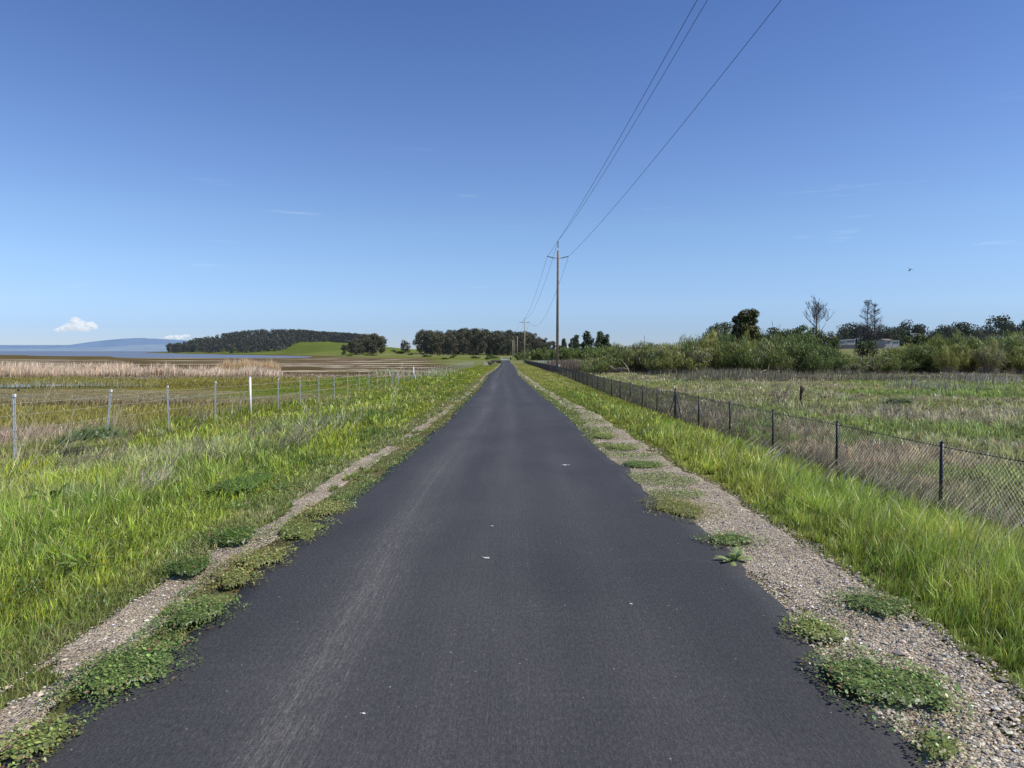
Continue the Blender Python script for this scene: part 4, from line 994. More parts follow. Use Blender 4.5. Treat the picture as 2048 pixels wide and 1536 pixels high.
# scattered scrub on the green slope
sc_ = shrub(360, WILD, WILD, 'scrub_bush', 'small dark scrub bush dotted on the grassy slope before the grove', 'scrub bushes on the grassy slope', 500, .45, 3, 5)
for i, (px, py, sw) in enumerate([(800, 707.5, 1.5), (822, 710, .9), (853, 714, 1.1), (878, 711, .6), (910, 712, .9), (925, 709, .6), (945, 711, .6), (735, 711, .6), (746, 711.5, .7), (787, 703, .8), (905, 716, 1.1), (950, 717, 1.2), (980, 713, .9), (975, 719, 1.4), (890, 718.5, .8), (935, 706, .7), (960, 707, .9), (987, 717, 1.3), (845, 709, .5), (700, 712.5, .6)]):
    b = on_ground(px, py, 150, 900)
    place(sc_, ST, b, (sw * .8 * b[1] / 420, .8 * b[1] / 420, .42 * sw * b[1] / 420), i * 2.1)
gb = shrub(365, WILD + TWIG, TWIG, 'grey_bush', 'grey-green bush left of the far end of the road', 'grey bushes at the far left roadside', 1500, .16, 2, 3)
for i, (px, py) in enumerate([(978, 728), (986, 727), (993, 726), (998, 727), (982, 731)]):
    b = on_ground(px, py, 100, 400); place(gb, ST, b, .45 + .12 * (i % 2), i)

# dark tree of the thicket
r = np.random.default_rng(400); t = empty('dark_tree', (0, 0, 0), 'tall dark evergreen tree with a leaning square top in the thicket', 'tree')
mb = MB(); mb.tube([(0, 0, -.3), (.1, 0, 4), (.3, 0, 7.5)], [.22, .15, .05], 6); mb.build('trunk', M_BARK, t)
D = 93; b = base_at(1490, D)
u_ = lambda px, py, rx, rz: ((px - 1490) / F * D, r.normal(0, .25), (HORIZ - py) / F * D + CAMZ - b[2], rx / F * D, rx / F * D, rz / F * D)
bl = [u_(1488, 630, 17, 11), u_(1503, 628, 11, 9), u_(1478, 640, 14, 10), u_(1498, 643, 17, 10), u_(1480, 655, 18, 11), u_(1500, 660, 17, 12), u_(1478, 668, 18, 11), u_(1505, 675, 16, 12), u_(1485, 682, 21, 12), u_(1500, 692, 20, 12), u_(1483, 702, 17, 14)]
obj('crown', crown_mesh('crown', [leaves_in(bl, 9500, .14, [(.05, .047, .012), (.036, .038, .011), (.024, .028, .010)], r, .06, .4)]), M_TREE, t); t.location = tuple(b)
# other trees of the thicket
def bushy(name, px, D, blobs_px, n, size, cols, label, seed, rng_gap=.22):
    r = np.random.default_rng(seed); t = empty(name, (0, 0, 0), label, 'tree'); b = base_at(px, D); mb = MB()
    bl = [((q[0] - px) / F * D, r.normal(0, .4), (HORIZ - q[1]) / F * D + CAMZ - b[2], q[2] / F * D, q[2] / F * D, q[3] / F * D) for q in blobs_px]
    top = max(q[2] for q in bl)
    mb.tube([(0, 0, -.3), (0, 0, top * .5), (.2, 0, top * .9)], [top * .025, top * .018, top * .006], 5)
    for q in bl: mb.tube([(0, 0, top * .3), (q[0] * .6, q[1] * .6, q[2] * .75), q[:3]], [top * .012, top * .008, top * .003], 4)
    mb.build('trunk', M_BARK, t)
    obj('crown', crown_mesh('crown', [leaves_in(bl, n, size, [tuple(v * .62 for v in q) for q in cols], r, rng_gap, .3)]), M_TREE, t); t.location = tuple(b)
bushy('oak_tree', 1445, 102, [(1425, 660, 14, 10), (1440, 654, 16, 9), (1456, 652, 14, 9), (1436, 668, 20, 12), (1455, 668, 18, 12), (1416, 670, 10, 8), (1440, 684, 22, 14)], 4000, .12, WILD + [(.07, .08, .04)], 'rounded grey-green tree just left of the tall dark evergreen', 411)
bushy('leafy_tree', 1550, 99, [(1530, 676, 14, 10), (1545, 664, 16, 10), (1556, 672, 14, 11), (1538, 688, 20, 13), (1560, 690, 18, 13), (1522, 690, 14, 12)], 3600, .12, DARK + WILD, 'dark rounded tree right behind the pale arching snag', 416)
bushy('leafy_tree', 1655, 97, [(1648, 676, 12, 9), (1662, 682, 14, 10), (1640, 690, 14, 12), (1668, 694, 14, 12), (1655, 706, 18, 12)], 2800, .12, WILD, 'dense dark shrub tree left of the thicket gap', 417)
bushy('leafy_tree', 1578, 98, [(1568, 668, 15, 10), (1583, 665, 13, 8), (1595, 662, 11, 8), (1575, 682, 20, 14), (1592, 680, 17, 14), (1580, 698, 20, 14)], 3600, .12, WILD + WIL[:1], 'dark leafy tree between the evergreen and the bare candelabra tree', 412)
bushy('leafy_tree', 1612, 96, [(1608, 656, 9, 7), (1622, 662, 11, 8), (1617, 674, 16, 11), (1636, 668, 10, 8), (1630, 684, 20, 13), (1612, 694, 16, 14)], 3000, .12, WILD + WIL, 'loose light-leaved tree at the foot of the bare candelabra tree', 413)
bushy('leafy_tree', 1725, 104, [(1718, 690, 12, 10), (1738, 690, 14, 10), (1728, 704, 18, 12), (1748, 704, 10, 12)], 2400, .11, DARK + WILD, 'dark bushy tree at the foot of the two dead conifers', 414)
bushy('leafy_tree', 1845, 150, [(1838, 676, 10, 8), (1850, 678, 10, 8), (1812, 680, 10, 8), (1826, 686, 12, 8)], 1500, .2, WILD + WIL[:1], 'green tree below the distant crossarm pole', 415)

# distant oak line on the right ridge
OAK = [(.032, .040, .022), (.042, .048, .028), (.028, .034, .02), (.05, .05, .034)]
ok = [gum_tree('oak_tree', 430 + k, 9, 10, 1700, .38, OAK, M_FARTREE, 'dark distant oak in the tree line along the right ridge', 'tree', 'distant oaks along the right ridge', .08, 9) for k in range(3)]
for i, (px, top, D) in enumerate([(1665, 664, 380), (1680, 656, 390), (1697, 648, 400), (1712, 650, 395), (1727, 652, 390), (1757, 652, 385), (1772, 658, 380), (1787, 655, 390), (1800, 654, 400), (1818, 643, 400), (1832, 650, 395), (1848, 672, 350),
                             (1868, 660, 350), (1880, 651, 360), (1893, 656, 355), (1885, 668, 340), (1912, 646, 370), (1926, 647, 372), (1940, 655, 368), (1955, 660, 390), (1972, 652, 400), (1990, 655, 390), (2000, 632, 395), (2014, 648, 390), (2030, 652, 380), (2046, 640, 385), (2062, 634, 380),
                             (2085, 645, 380), (2110, 642, 390), (1650, 676, 370), (1603, 664, 420), (1590, 672, 420), (1300, 686, 520), (1312, 688, 525), (1265, 690, 560), (1250, 692, 560), (1235, 690, 560), (1278, 691, 540), (1338, 690, 520), (1360, 689, 520)]):
    b = base_at(px, D); hgt = (HORIZ - top) / F * D + CAMZ - b[2]; sc = hgt / 9
    place(ok[i % 3], ST, b, (sc * rr.uniform(.9, 1.2), sc, sc), rr.uniform(0, 6.28))

# bare trees
def bare_tree(name, px, D, top, label, seed, mat, style, parts=None):
    r0 = random.Random(seed); t = empty(name, (0, 0, 0), label, 'tree'); b = base_at(px, D); Ht = (HORIZ - top) / F * D + CAMZ - b[2]
    tr = MB(); bm = MB()
    def br(p, d, l, r, lv, grav):
        pts = [p.copy()]; q = p.copy(); dd = d.copy(); nseg = 4
        for i in range(nseg):
            dd = (dd + Vector((r0.uniform(-.15, .15), r0.uniform(-.15, .15), grav))).normalized(); q = q + dd * l / nseg; pts.append(q.copy())
        bm.tube(pts, [max(.012, r * (1 - .2 * i)) for i in range(nseg + 1)], 4, None, False)
        if lv:
            for i in range(r0.randint(4, 6)):
                k = r0.randint(1, nseg); sd = Vector((r0.uniform(-1, 1), r0.uniform(-1, 1), r0.uniform(.1, .9))).normalized()
                br(pts[k], (dd * .7 + sd * .7).normalized(), l * r0.uniform(.35, .6), r * .55, lv - 1, grav)
    if style == 'conifer':
        for (dx, hh) in parts:
            tr.tube([(dx * .3, 0, -.2), (dx, 0, Ht * hh * .4), (dx * 1.05, 0, Ht * hh)], [.13, .1, .02], 6)
            for k in range(120):
                f_ = r0.uniform(.42, .98); a = r0.uniform(0, 6.28); L = (1.05 - f_) * Ht * .24 + .25
                br(Vector((dx, 0, Ht * hh * f_)), Vector((math.cos(a), math.sin(a), r0.uniform(.05, .5))).normalized(), L, .028, 1, .05)
    elif style == 'candelabra':
        tr.tube([(0, 0, -.2), (.05, 0, Ht * .45), (-.1, 0, Ht * .75), (-.25, 0, Ht)], [.16, .12, .07, .02], 6)
        for sgn, l, f_ in ((1, .30, .46), (-1, .22, .6)):
            br(Vector((0, 0, Ht * f_)), Vector((sgn * .8, .2, .75)).normalized(), Ht * l, .075, 2, .12)
        for k in range(34):
            f_ = r0.uniform(.55, .98); a = r0.uniform(0, 6.28)
            br(Vector((-.1, 0, Ht * f_)), Vector((math.cos(a), math.sin(a), .6)).normalized(), Ht * .15 * (1.25 - f_) * 2, .022, 2, .08)
    else:
        tr.tube([(0, 0, -.2), (.1, 0, Ht * .3), (0, 0, Ht * .5)], [.14, .1, .06], 6)
        Ht *= .74
        for k in range(parts or 12):
            a = r0.uniform(0, 6.28); br(Vector((0, 0, Ht * r0.uniform(.2, .5))), Vector((math.cos(a) * .8, math.sin(a) * .8, r0.uniform(.5, 1.3))).normalized(), Ht * r0.uniform(.35, .55), .045, 2, .06)
    tr.build('trunk', mat, t); bm.build('branches', mat, t)
    t.location = tuple(b)
bare_tree('bare_tree', 1632, 108, 600, 'bare candelabra-shaped dead tree standing above the thicket', 1, M_DARKDEAD, 'candelabra')
bare_tree('dead_conifer', 1738, 118, 600, 'pair of dead grey conifer trunks with feathery bare twigs above the thicket', 2, M_DARKDEAD, 'conifer', [(-.45, 1.0), (.75, .955)])
bare_tree('bare_tree', 1532, 99, 641, 'grey leafless tree crown right behind the tall dark evergreen', 3, M_DARKDEAD, 'twiggy', 16)
bare_tree('bare_tree', 1955, 190, 634, 'leafless pale tree at far right, left one of two', 4, M_DEAD, 'twiggy', 14)
bare_tree('bare_tree', 1990, 185, 640, 'leafless pale tree at far right, right one of two', 5, M_DEAD, 'twiggy', 14)

# bleached limbs lying in front of the thicket
def limbs(name, D, lines, label, mat, rad=.05, cat='fallen tree'):
    p0 = base_at(lines[0][0][0], D); t = tag(MB().build('x', mat), label, cat) if False else None
    mb = MB()
    for k, ln in enumerate(lines):
        pts = [at(a, b_, D + .5 * math.sin(i * 2 + k)) - p0 for i, (a, b_) in enumerate(ln)]
        mb.tube(pts, [rad * (1.15 - .8 * i / max(1, len(pts) - 1)) for i in range(len(pts))], 5)
    o = mb.build(name, mat, None, True); o.location = tuple(p0); tag(o, label, cat)
limbs('fallen_tree', 83, [[(1208, 751), (1225, 738), (1240, 736), (1258, 737)], [(1222, 739), (1226, 731)], [(1240, 737), (1252, 748), (1262, 752)], [(1228, 737), (1216, 729)], [(1262, 756), (1255, 735), (1245, 722), (1238, 718)]], 'bleached fallen tree with arching limbs left in front of the willows', M_BLEACH, .06)
limbs('dark_log', 82, [[(1192, 752), (1197, 742), (1203, 738)], [(1197, 752), (1202, 745), (1206, 741)]], 'dark broken log at the left end of the bleached fallen tree', M_DARKDEAD, .1)
limbs('fallen_branch', 82, [[(1288, 752), (1296, 746), (1302, 745)], [(1262, 745), (1270, 750), (1278, 753)]], 'short pale fallen branch right of the bleached fallen tree', M_BLEACH, .05)
limbs('pale_snag', 82, [[(1536, 742), (1539, 722), (1533, 712), (1522, 706), (1516, 698)], [(1539, 718), (1538, 702), (1530, 692), (1520, 684)], [(1533, 712), (1528, 702)], [(1532, 740), (1520, 744), (1508, 750)], [(1510, 719), (1522, 728)]], 'pale dead snag arching before the yellow-green willow', M_BLEACH, .055, 'dead tree')
limbs('pale_snag', 82, [[(1491, 746), (1490, 720), (1486, 700), (1478, 690)], [(1489, 715), (1498, 704)]], 'thin pale upright snag below the tall dark evergreen', M_DEAD, .05, 'dead tree')
limbs('pale_snag', 82, [[(1600, 742), (1606, 724), (1616, 713), (1628, 709)]], 'pale bent snag under the bare candelabra tree', M_DEAD, .045, 'dead tree')
limbs('dead_bush', 82, [[(1752, 743), (1742, 732), (1728, 728), (1712, 722)], [(1752, 743), (1746, 722), (1738, 712)], [(1753, 742), (1764, 726), (1772, 718), (1784, 716)], [(1752, 741), (1755, 720)], [(1740, 731), (1722, 734)], [(1728, 728), (1718, 712), (1708, 708)], [(1742, 730), (1736, 716)], [(1764, 726), (1778, 726)], [(1752, 743), (1762, 746)]], 'grey dead bush with spreading bare limbs right of the thicket gap', M_DEAD, .06, 'dead bush')

# ------------------------------------------------------------------ left wire fence
def fence_left():
    t = empty('wire_fence', (-10, 14.2, gz(-10, 14.2)), 'strand wire fence on slim steel posts between verge and marsh on the left', 'fence')
    org = np.array(t.location)
    Ds = [7.9, 11.05] + [14.2 + 3.22 * k for k in range(54)]
    r0 = random.Random(4); tops = []
    for i, D in enumerate(Ds):
        z = gz(-10, D); h = 1.32 + r0.uniform(-.03, .03); lean = (r0.uniform(-.02, .02), r0.uniform(-.02, .02))
        if i == 3: lean = (.10, .02)
        p = np.array([-10, D, z]) - org
        k = 1.0 + .0025 * max(0, D - 20)
        if i in (6, 20):        # stout round line posts
            mb = MB(); mb.tube([p + (0, 0, -.2), p + (0, 0, h + .08)], [.042 * k, .042 * k], 10); o = mb.build('line_post', M_WHITE, t, True)
            c = MB(); c.tube([p + (0, 0, h + .08), p + (0, 0, h + .12)], [.048 * k, .03 * k], 10); c.build('cap', M_WHITE, o)
            if i == 20:
                b2 = MB(); b2.tube([p + (0, 0, h * .75), p + (.28, -.1, -.1)], [.03, .03], 6); b2.build('brace', M_WHITE, o)
                b2 = MB(); b2.tube([p + (0, 0, h * .75), p + (-.28, .1, -.1)], [.03, .03], 6); b2.build('brace', M_WHITE, o)
        else:                   # T-section steel post
            mb = MB(); q = lambda f_: p + np.array([lean[0] * f_, lean[1] * f_, 0])
            a, c_ = q(-.1), q(h)
            w = (.021 if D < 27 else .0165) * k; th = .004
            def slab(x0, x1, y0, y1):
                mb.add([(a[0] + x0, a[1] + y0, a[2] - .2), (a[0] + x1, a[1] + y0, a[2] - .2), (a[0] + x1, a[1] + y1, a[2] - .2), (a[0] + x0, a[1] + y1, a[2] - .2),
                        (c_[0] + x0, c_[1] + y0, c_[2] + h), (c_[0] + x1, c_[1] + y0, c_[2] + h), (c_[0] + x1, c_[1] + y1, c_[2] + h), (c_[0] + x0, c_[1] + y1, c_[2] + h)],
                       [(0, 3, 2, 1), (4, 5, 6, 7), (0, 1, 5, 4), (1, 2, 6, 5), (2, 3, 7, 6), (3, 0, 4, 7)])
            slab(-w * .3, w, -.006, 0); slab(-w, -w * .45, -.02, .002); slab(-.003, .003, 0, .035)
            o = mb.build('post', M_GALV, t)
            if D < 45:
                cp = MB(); cp.box(c_ + (-w * 1.05, -.024, h - .05), c_ + (w * 1.05, .03, h + .004)); cp.build('cap', M_WHITE, o)
                for hz in (.32, .62, .92, 1.16):
                    cl = MB(); f_ = hz; e = q(f_); cl.box(e + (-w * 1.25, -.012, f_ - .012), e + (w * 1.25, .006, f_ + .008)); cl.build('wire_clip', M_GALV, o)
        tops.append((p, lean, h))
    for hz, m in ((.32, M_GALVDK), (.62, M_WIREPALE), (.92, M_WIREPALE), (1.16, M_WIREPALE)):
        mb = MB()
        for i in range(len(tops) - 1):
            (p, l, h), (p2, l2, h2) = tops[i], tops[i + 1]
            a = p + np.array([l[0] * hz, l[1] * hz - .014, hz]); b = p2 + np.array([l2[0] * hz, l2[1] * hz - .014, hz]); m_ = (a + b) / 2 - (0, 0, .018)
            rad = .0020 + .00007 * (p[1] + org[1])
            mb.tube([a, m_, b], rad, 4, None, False)
        mb.build('wire', m, t)
fence_left()

# ------------------------------------------------------------------ right chain-link fence
def fence_right():
    fx = lambda D: 5.88 - .00634 * D
    D0 = 9.56
    t = empty('chain_link_fence', (fx(D0), D0, gz(fx(D0), D0)), 'low black chain-link fence running along the right side of the road', 'fence'); org = np.array(t.location)
    Ds = [D0 + 3.05 * k for k in range(-2, 83)]
    HT = .93
    P = lambda D, h: np.array([fx(D), D, gz(fx(D), D) + h]) - org
    tops = {}
    for i, D in enumerate(Ds):
        k = 1 + .006 * max(0, D - 15); big = i in (7, 30, 54)
        h = HT + (.10 if big else .03)
        mb = MB(); r_ = (.038 if big else .024) * k
        mb.tube([P(D, -.2), P(D, h)], r_, 8); o = mb.build('post', M_BLACK, t, True)
        if D < 45 or big:
            c = MB(); c.tube([P(D, h), P(D, h + .012), P(D, h + .03)], [r_ * 1.2, r_ * 1.1, r_ * .3], 8); c.build('cap', M_BLACK, o)
        if big:
            for sg in (-1, 1):
                b = MB(); b.tube([P(D, h * .86), P(D + sg * 1.1, .15) + np.array([.06 * sg, 0, 0])], .019 * k, 6); b.build('brace', M_BLACK, o)
    tw = MB(); tw.tube([P(D, HT - .02) + np.array([-.015, 0, 0]) for D in Ds], .005, 4, None, False); tw.build('top_wire', M_BLACK, t)
    # woven mesh as zigzag wires
    def fabric(Da, Db, pitch, rad):
        nw = int((Db - Da) / pitch); rows = int(round(.9 / (pitch * 1.0))); st = .9 / rows
        n_ = rows + 1
        base = Da + np.arange(nw) * pitch
        lev = np.arange(n_)
        Y_ = base[:, None] + ((lev[None] + np.arange(nw)[:, None]) % 2) * pitch * 1.04 - pitch * .02
        X_ = fx(Y_) + (((lev + 1) // 2) % 2)[None] * .004
        Zb = ground_z(fx(Y_), Y_); sag = .02 * np.sin((Y_ - D0) / 3.05 * 2 * math.pi) * 0
        Z_ = Zb + .015 + lev[None] * st + sag
        # twisted tips above the top
        pts = np.stack([X_, Y_, Z_], -1) - org
        tri = np.array([[1, 0, .3], [-.6, 0, .8], [-.4, 0, -1]]) * rad
        tri2 = np.array([[rad, 0, 0], [-rad * .5, rad * .6, rad * .6], [-rad * .5, -rad * .6, -rad * .6]])
        V = (pts[:, :, None] + tri2[None, None]).reshape(-1, 3)
        a = (np.arange(nw)[:, None] * n_ + np.arange(n_ - 1)[None]).ravel() * 3
        q = []
        for k in range(3):
            k2 = (k + 1) % 3; q.append(np.stack([a + k, a + k2, a + 3 + k2, a + 3 + k], -1))
        q = np.concatenate(q)
        obj('wire_mesh', mesh_np('wire_mesh', V, np.full(len(q), 4), q.ravel(), None, False), M_BLACK, t)
        # selvedge twists
        mb = MB()
        if pitch < .06:
            for k in range(nw):
                p = pts[k, -1]
                if p[1] + org[1] > 26: break
                mb.tube([p, p + (.008, .012, .03)], rad * 1.2, 3, None, False)
            mb.build('barbs', M_BLACK, t)
    fabric(Ds[0], Ds[7], .036, .0033); fabric(Ds[7], Ds[20], .045, .0042); fabric(Ds[20], Ds[42], .14, .0085); fabric(Ds[42], Ds[-1], .3, .02)
fence_right()

# ------------------------------------------------------------------ poles and lines
def ins_pts(base, H, arm, ext):
    return base + (-arm[0], 0, arm[1]), base + (0.06, 0, ext), base + (arm[0], 0, arm[1])
poles = []
def util_pole(px, top_pole, ext_top, arm_row, base_row, D, label, mat, arms=True, half=21, rpx=1.0, off_ground=None):
    b = base_at(px, D); k = D / F
    zt = lambda row: (HORIZ - row) * k + CAMZ - b[2]
    t = empty('utility_pole', b, label, 'utility pole')
    H = zt(top_pole); r = .19 * rpx
    mb = MB(); mb.tube([(0, 0, -.5), (.02, 0, H * .5), (.045, 0, H)], [r, r * .85, r * .66], 10); mb.build('pole', mat, t, True)
    ends = []
    if arms:
        za, e = zt(arm_row), zt(ext_top); hw = half * k
        w = max(.055, .42 * k)
        for sg in (-1, 1):
            br = MB(); br.tube([(.04 + sg * r * .5, -.0, za - .10), (.04 + sg * .42, 0, za - .04)], [w * .55, w * .55], 6); br.build('bracket', M_GALV, t)
            mb = MB(); pts = [(.04 + sg * (.38 + (hw - .38) * f), 0, za - .05 + .22 * f * (hw / 1.3)) for f in np.linspace(0, 1, 15)]
            mb.tube(pts, [w * (1.25 if i % 2 else .8) for i in range(15)], 7); mb.build('insulator', M_INSUL, t)
            ends.append(b + np.array(pts[-1]))
        mb = MB(); br = MB(); br.tube([(.04, -r * .7, H - .5), (.04, -r * .5, H + .35)], [w * .6, w * .5], 6); br.build('bracket', M_GALV, t)
        pts = [(.05, -r * .4, H + .3 + (e - H - .3) * f) for f in np.linspace(0, 1, 15)]
        mb.tube(pts, [w * (1.2 if i % 2 else .8) for i in range(15)], 7); mb.build('insulator', M_INSUL, t)
        ends.insert(1, b + np.array(pts[-1]))
    return t, ends
p1, e1 = util_pole(1114.5, 503, 484, 517, 745, 88, 'tall near wooden utility pole with three line insulators beside the black fence', M_POLE)
p2, e2 = util_pole(1049, 641, 637, 645.5, 729, 220, 'second wooden utility pole farther down the road with crossed insulators', M_PALEPOLE, half=10, rpx=.95)
p3, e3 = util_pole(1034.5, 672, 0, 0, 721, 345, 'third slim pale utility pole in front of the grove', M_PALEPOLE, False, rpx=1.1)
util_pole(1025.2, 680, 0, 0, 720, 420, 'far pale pole, left one of the close pair', M_PALEPOLE, False, rpx=1.2)
util_pole(1027.8, 680, 0, 0, 719, 424, 'far pale pole, right one of the close pair', M_PALEPOLE, False, rpx=1.2)
# meter box and cable riser on the near pole
mb = MB(); mb.box((.10, -.32, .55), (.34, -.12, 1.1)); mb.build('box', M_GALV, p1)
mb = MB(); mb.tube([(-.05, -.2, -.2), (-.04, -.19, 4.5)], .03, 6); mb.build('riser', M_GALVDK, p1)
st0 = [np.array([1.75 + dx, 0, 0]) for dx in (0,)]
names = ['left power line strung between the poles above the road', 'middle power line running to the tip of the near pole', 'right power line, the most separate of the three overhead']
for k in range(3):
    a, b = e1[k], e2[k]
    dirv = (a - b); step = dirv / np.linalg.norm(dirv[:2])
    p0 = a + step * 132 ; p0[2] = a[2]
    mb = MB()
    def span(p, q, sag, r0_, r1_, n=26):
        pts = []
        for f in np.linspace(0, 1, n):
            x = p + (q - p) * f; x = x - np.array([0, 0, 4 * sag * f * (1 - f)]); pts.append(x)
        mb.tube(pts, list(np.linspace(r0_, r1_, n)), 5, None, False)
    span(p0, a, [1.5, 1.85, 1.6][k], .004, .016); span(a, b, [2.3, 2.6, 4.2][k], .016, .022)
    span(b, np.array([e3x, 345, CAMZ + (HORIZ - 676) * 345 / F]) if False else np.array([b[0] + (a[0] - b[0]) * -.9, 345, CAMZ + (HORIZ - 674 - k) * 345 / F]), 1.2, .02, .02)
    tag(mb.build('power_line', M_LINE, None, True), names[k], 'power line')

def slim_pole(name, px, top, D, label, mat, r=.1, cat='pole'):
    b = base_at(px, D); H = (HORIZ - top) / F * D + CAMZ - b[2]; t = empty(name, b, label, cat); mb = MB(); mb.tube([(0, 0, -.3), (0, 0, H)], [r, r * .7], 6); mb.build('shaft', mat, t); return t, H
slim_pole('utility_pole', 1144, 679, 400, 'thin distant pole in front of the dark cypresses', M_PALEPOLE, .13)
t, H = slim_pole('street_lamp', 1151.7, 699, 300, 'small street lamp with a white head on the distant lawn', M_GALVDK, .08, 'street lamp'); mb = MB(); mb.tube([(0, 0, H - .1), (0, 0, H + .5)], [.28, .22], 8); mb.build('lamp_head', M_WHITE, t)
t, H = slim_pole('antenna_mast', 1288.5, 671, 480, 'slim distant antenna mast above the willows', M_INSUL, .16, 'mast')
mb = MB()
for k in range(6): mb.box((-.35, -.03, H - 1.0 - k * .9), (.35, .03, H - .94 - k * .9))
mb.build('rungs', M_INSUL, t)
t, H = slim_pole('utility_pole', 1829, 666, 260, 'distant pole with a wide crossarm and transformer above the right willows', M_PALEPOLE, .14, 'utility pole')
mb = MB(); mb.box((-1.5, -.08, H - .35), (1.5, .08, H - .12)); mb.build('crossarm', M_PALEPOLE, t); mb = MB(); mb.tube([(.05, -.3, H - 1.6), (.05, -.3, H - .7)], .24, 8); mb.build('transformer', M_GALV, t)

# rusty post in the field
b = on_ground(1601, 808); k = b[1] / F
t = empty('rusty_post', b, 'short rusty iron post with a clamp standing alone in the right field', 'post')
mb = MB(); mb.tube([(0, 0, -.2), (.01, 0, 24 * k), (.02, 0, 33 * k)], [.055, .055, .06], 8); mb.build('shaft', M_RUST, t, True)
mb = MB(); mb.tube([(.03, 0, 22 * k), (.02, 0, 36 * k)], [.07, .06], 8); mb.build('sleeve', M_RUST, t, True)
mb = MB(); mb.box((.05, -.05, 26 * k), (.12, .05, 33 * k)); mb.box((.02, -.04, 33 * k), (.10, .04, 34.5 * k)); mb.build('clamp', M_RUST, t)
for (px, py, w, lab) in [(1672, 727, 1, 'grey weathered stake at the thicket gap, left one'), (1710, 727, 1, 'grey weathered stake at the thicket gap, right one')]:
    D = 84; b = base_at(px, D); mb = MB(); mb.tube([(0, 0, -.1), (.05, 0, .8), (.08, 0, 1.5)], [.07, .065, .05], 6); o = mb.build('stake', M_DEAD); o.location = tuple(b); tag(o, lab, 'stake')

# ------------------------------------------------------------------ gate, barrier, bridge rail
b = base_at(1010.8, 262); t = empty('field_gate', b, 'white bar gate across the far end of the road', 'gate')
for sx_ in (-1.42, 1.42):
    mb = MB(); mb.box((sx_ - .09, -.09, -.2), (sx_ + .09, .09, 1.35)); mb.build('post', M_WHITE, t)
for z0, hgt, m in ((.22, .34, M_WHITE), (.75, .07, M_GALV), (1.08, .07, M_GALV)):
    mb = MB(); mb.box((-1.33, -.03, z0), (1.33, .03, z0 + hgt)); mb.build('rail', m, t)
b = base_at(971.5, 186); t = empty('marsh_gate', b, 'small white pipe gate at the far left of the verge', 'gate')
for sx_ in (-.42, 0, .42):
    mb = MB(); mb.tube([(sx_, 0, -.1), (sx_, 0, .9)], .055, 6); mb.build('post', M_WHITE, t)
for z0 in (.3, .72):
    mb = MB(); mb.box((-.42, -.03, z0), (.42, .03, z0 + .09)); mb.build('rail', M_WHITE, t)
b = base_at(1092, 205); t = empty('bridge_railing', b, 'low bridge railing with dark top beam and white posts behind the wooden pole', 'railing'); k = 205 / F
zt = (HORIZ - 719.5) * k + CAMZ - b[2]
mb = MB(); mb.box((-19 * k, -.12, zt - .12), (19 * k, .12, zt + .16)); mb.build('top_beam', M_BLACK, t)
mb = MB(); mb.box((-15 * k, .0, zt - .75), (19 * k, .06, zt - .42)); mb.build('lower_rail', M_WHITE, t)
for j in range(8):
    mb = MB(); xx = (-15 + j * 34 / 7) * k; mb.box((xx - .07, -.08, -.3), (xx + .07, -.005, zt - .125)); mb.build('post', M_WHITE, t)

# ------------------------------------------------------------------ buildings on the right ridge
M_WALLW = simple('white_wall', (.38, .37, .35), .8, var=.08, scale=1); M_WALLG = simple('grey_wall', (.36, .37, .40), .8, var=.1, scale=1); M_WALLP = simple('pinkish_wall', (.42, .30, .25), .8, var=.1, scale=1)
M_ROOFW = simple('pale_roof', (.40, .40, .41), .7, var=.1, scale=1); M_ROOFB = simple('brown_roof', (.22, .17, .14), .8, var=.15, scale=1); M_PANE = simple('dark_pane', (.05, .06, .075), .2, var=.1)
def building(px0, px1, top, base, D, label, wall, roof, nwin, gable=False, hide=True):
    k = D / F; xc = (px0 + px1) / 2; x = (xc - 1024) * k; zb = CAMZ + (HORIZ - base) * k; zt = CAMZ + (HORIZ - top) * k; w = (px1 - px0) / 2 * k
    t = empty('house' if gable else 'low_building', (x, D, zb), label, 'building'); hh = zt - zb; g = gz(x, D) - zb
    mb = MB(); mb.box((-w, 0, min(-.2, g - .5)), (w, 7, hh * .8)); mb.build('wall', wall, t)
    mb = MB()
    if gable:
        mb.add([(-w - .3, -.4, hh * .8 + .005), (w + .3, -.4, hh * .8 + .005), (w + .3, 7.4, hh * .8 + .005), (-w - .3, 7.4, hh * .8 + .005), (-w - .3, 3.5, hh * 1.15), (w + .3, 3.5, hh * 1.15)], [(0, 1, 5, 4), (2, 3, 4, 5), (0, 4, 3), (1, 2, 5), (0, 3, 2, 1)])
    else: mb.box((-w - .2, -.3, hh * .8 + .005), (w + .2, 7.3, hh))
    mb.build('roof', roof, t)
    for j in range(nwin):
        xx = -w + 2 * w * (j + .5) / nwin; f = MB(); ww = min(.7, w / nwin * .55); f.box((xx - ww, -.05, hh * .25), (xx + ww, -.003, hh * .65)); o = f.build('window', M_WHITE, t)
        p = MB(); p.box((xx - ww * .85, -.07, hh * .29), (xx + ww * .85, -.053, hh * .61)); p.build('pane', M_PANE, o)
building(1655, 1690, 681, 688.5, 330, 'long low white building with dark windows on the right ridge', M_WALLW, M_ROOFW, 5)
building(1692, 1709, 678.5, 687, 335, 'small white building right of the long low one', M_WALLW, M_WALLW, 3)
building(1769, 1783, 679, 688, 320, 'small white house with brown roof behind the dead conifers', M_WALLW, M_ROOFB, 1, True)
building(1784, 1797, 681, 689, 322, 'bluish grey shed beside the small white house', M_WALLG, M_WALLG, 2)
building(1990, 2030, 673, 683, 330, 'pale flat building behind the leafless trees at far right', M_WALLG, M_ROOFW, 4)
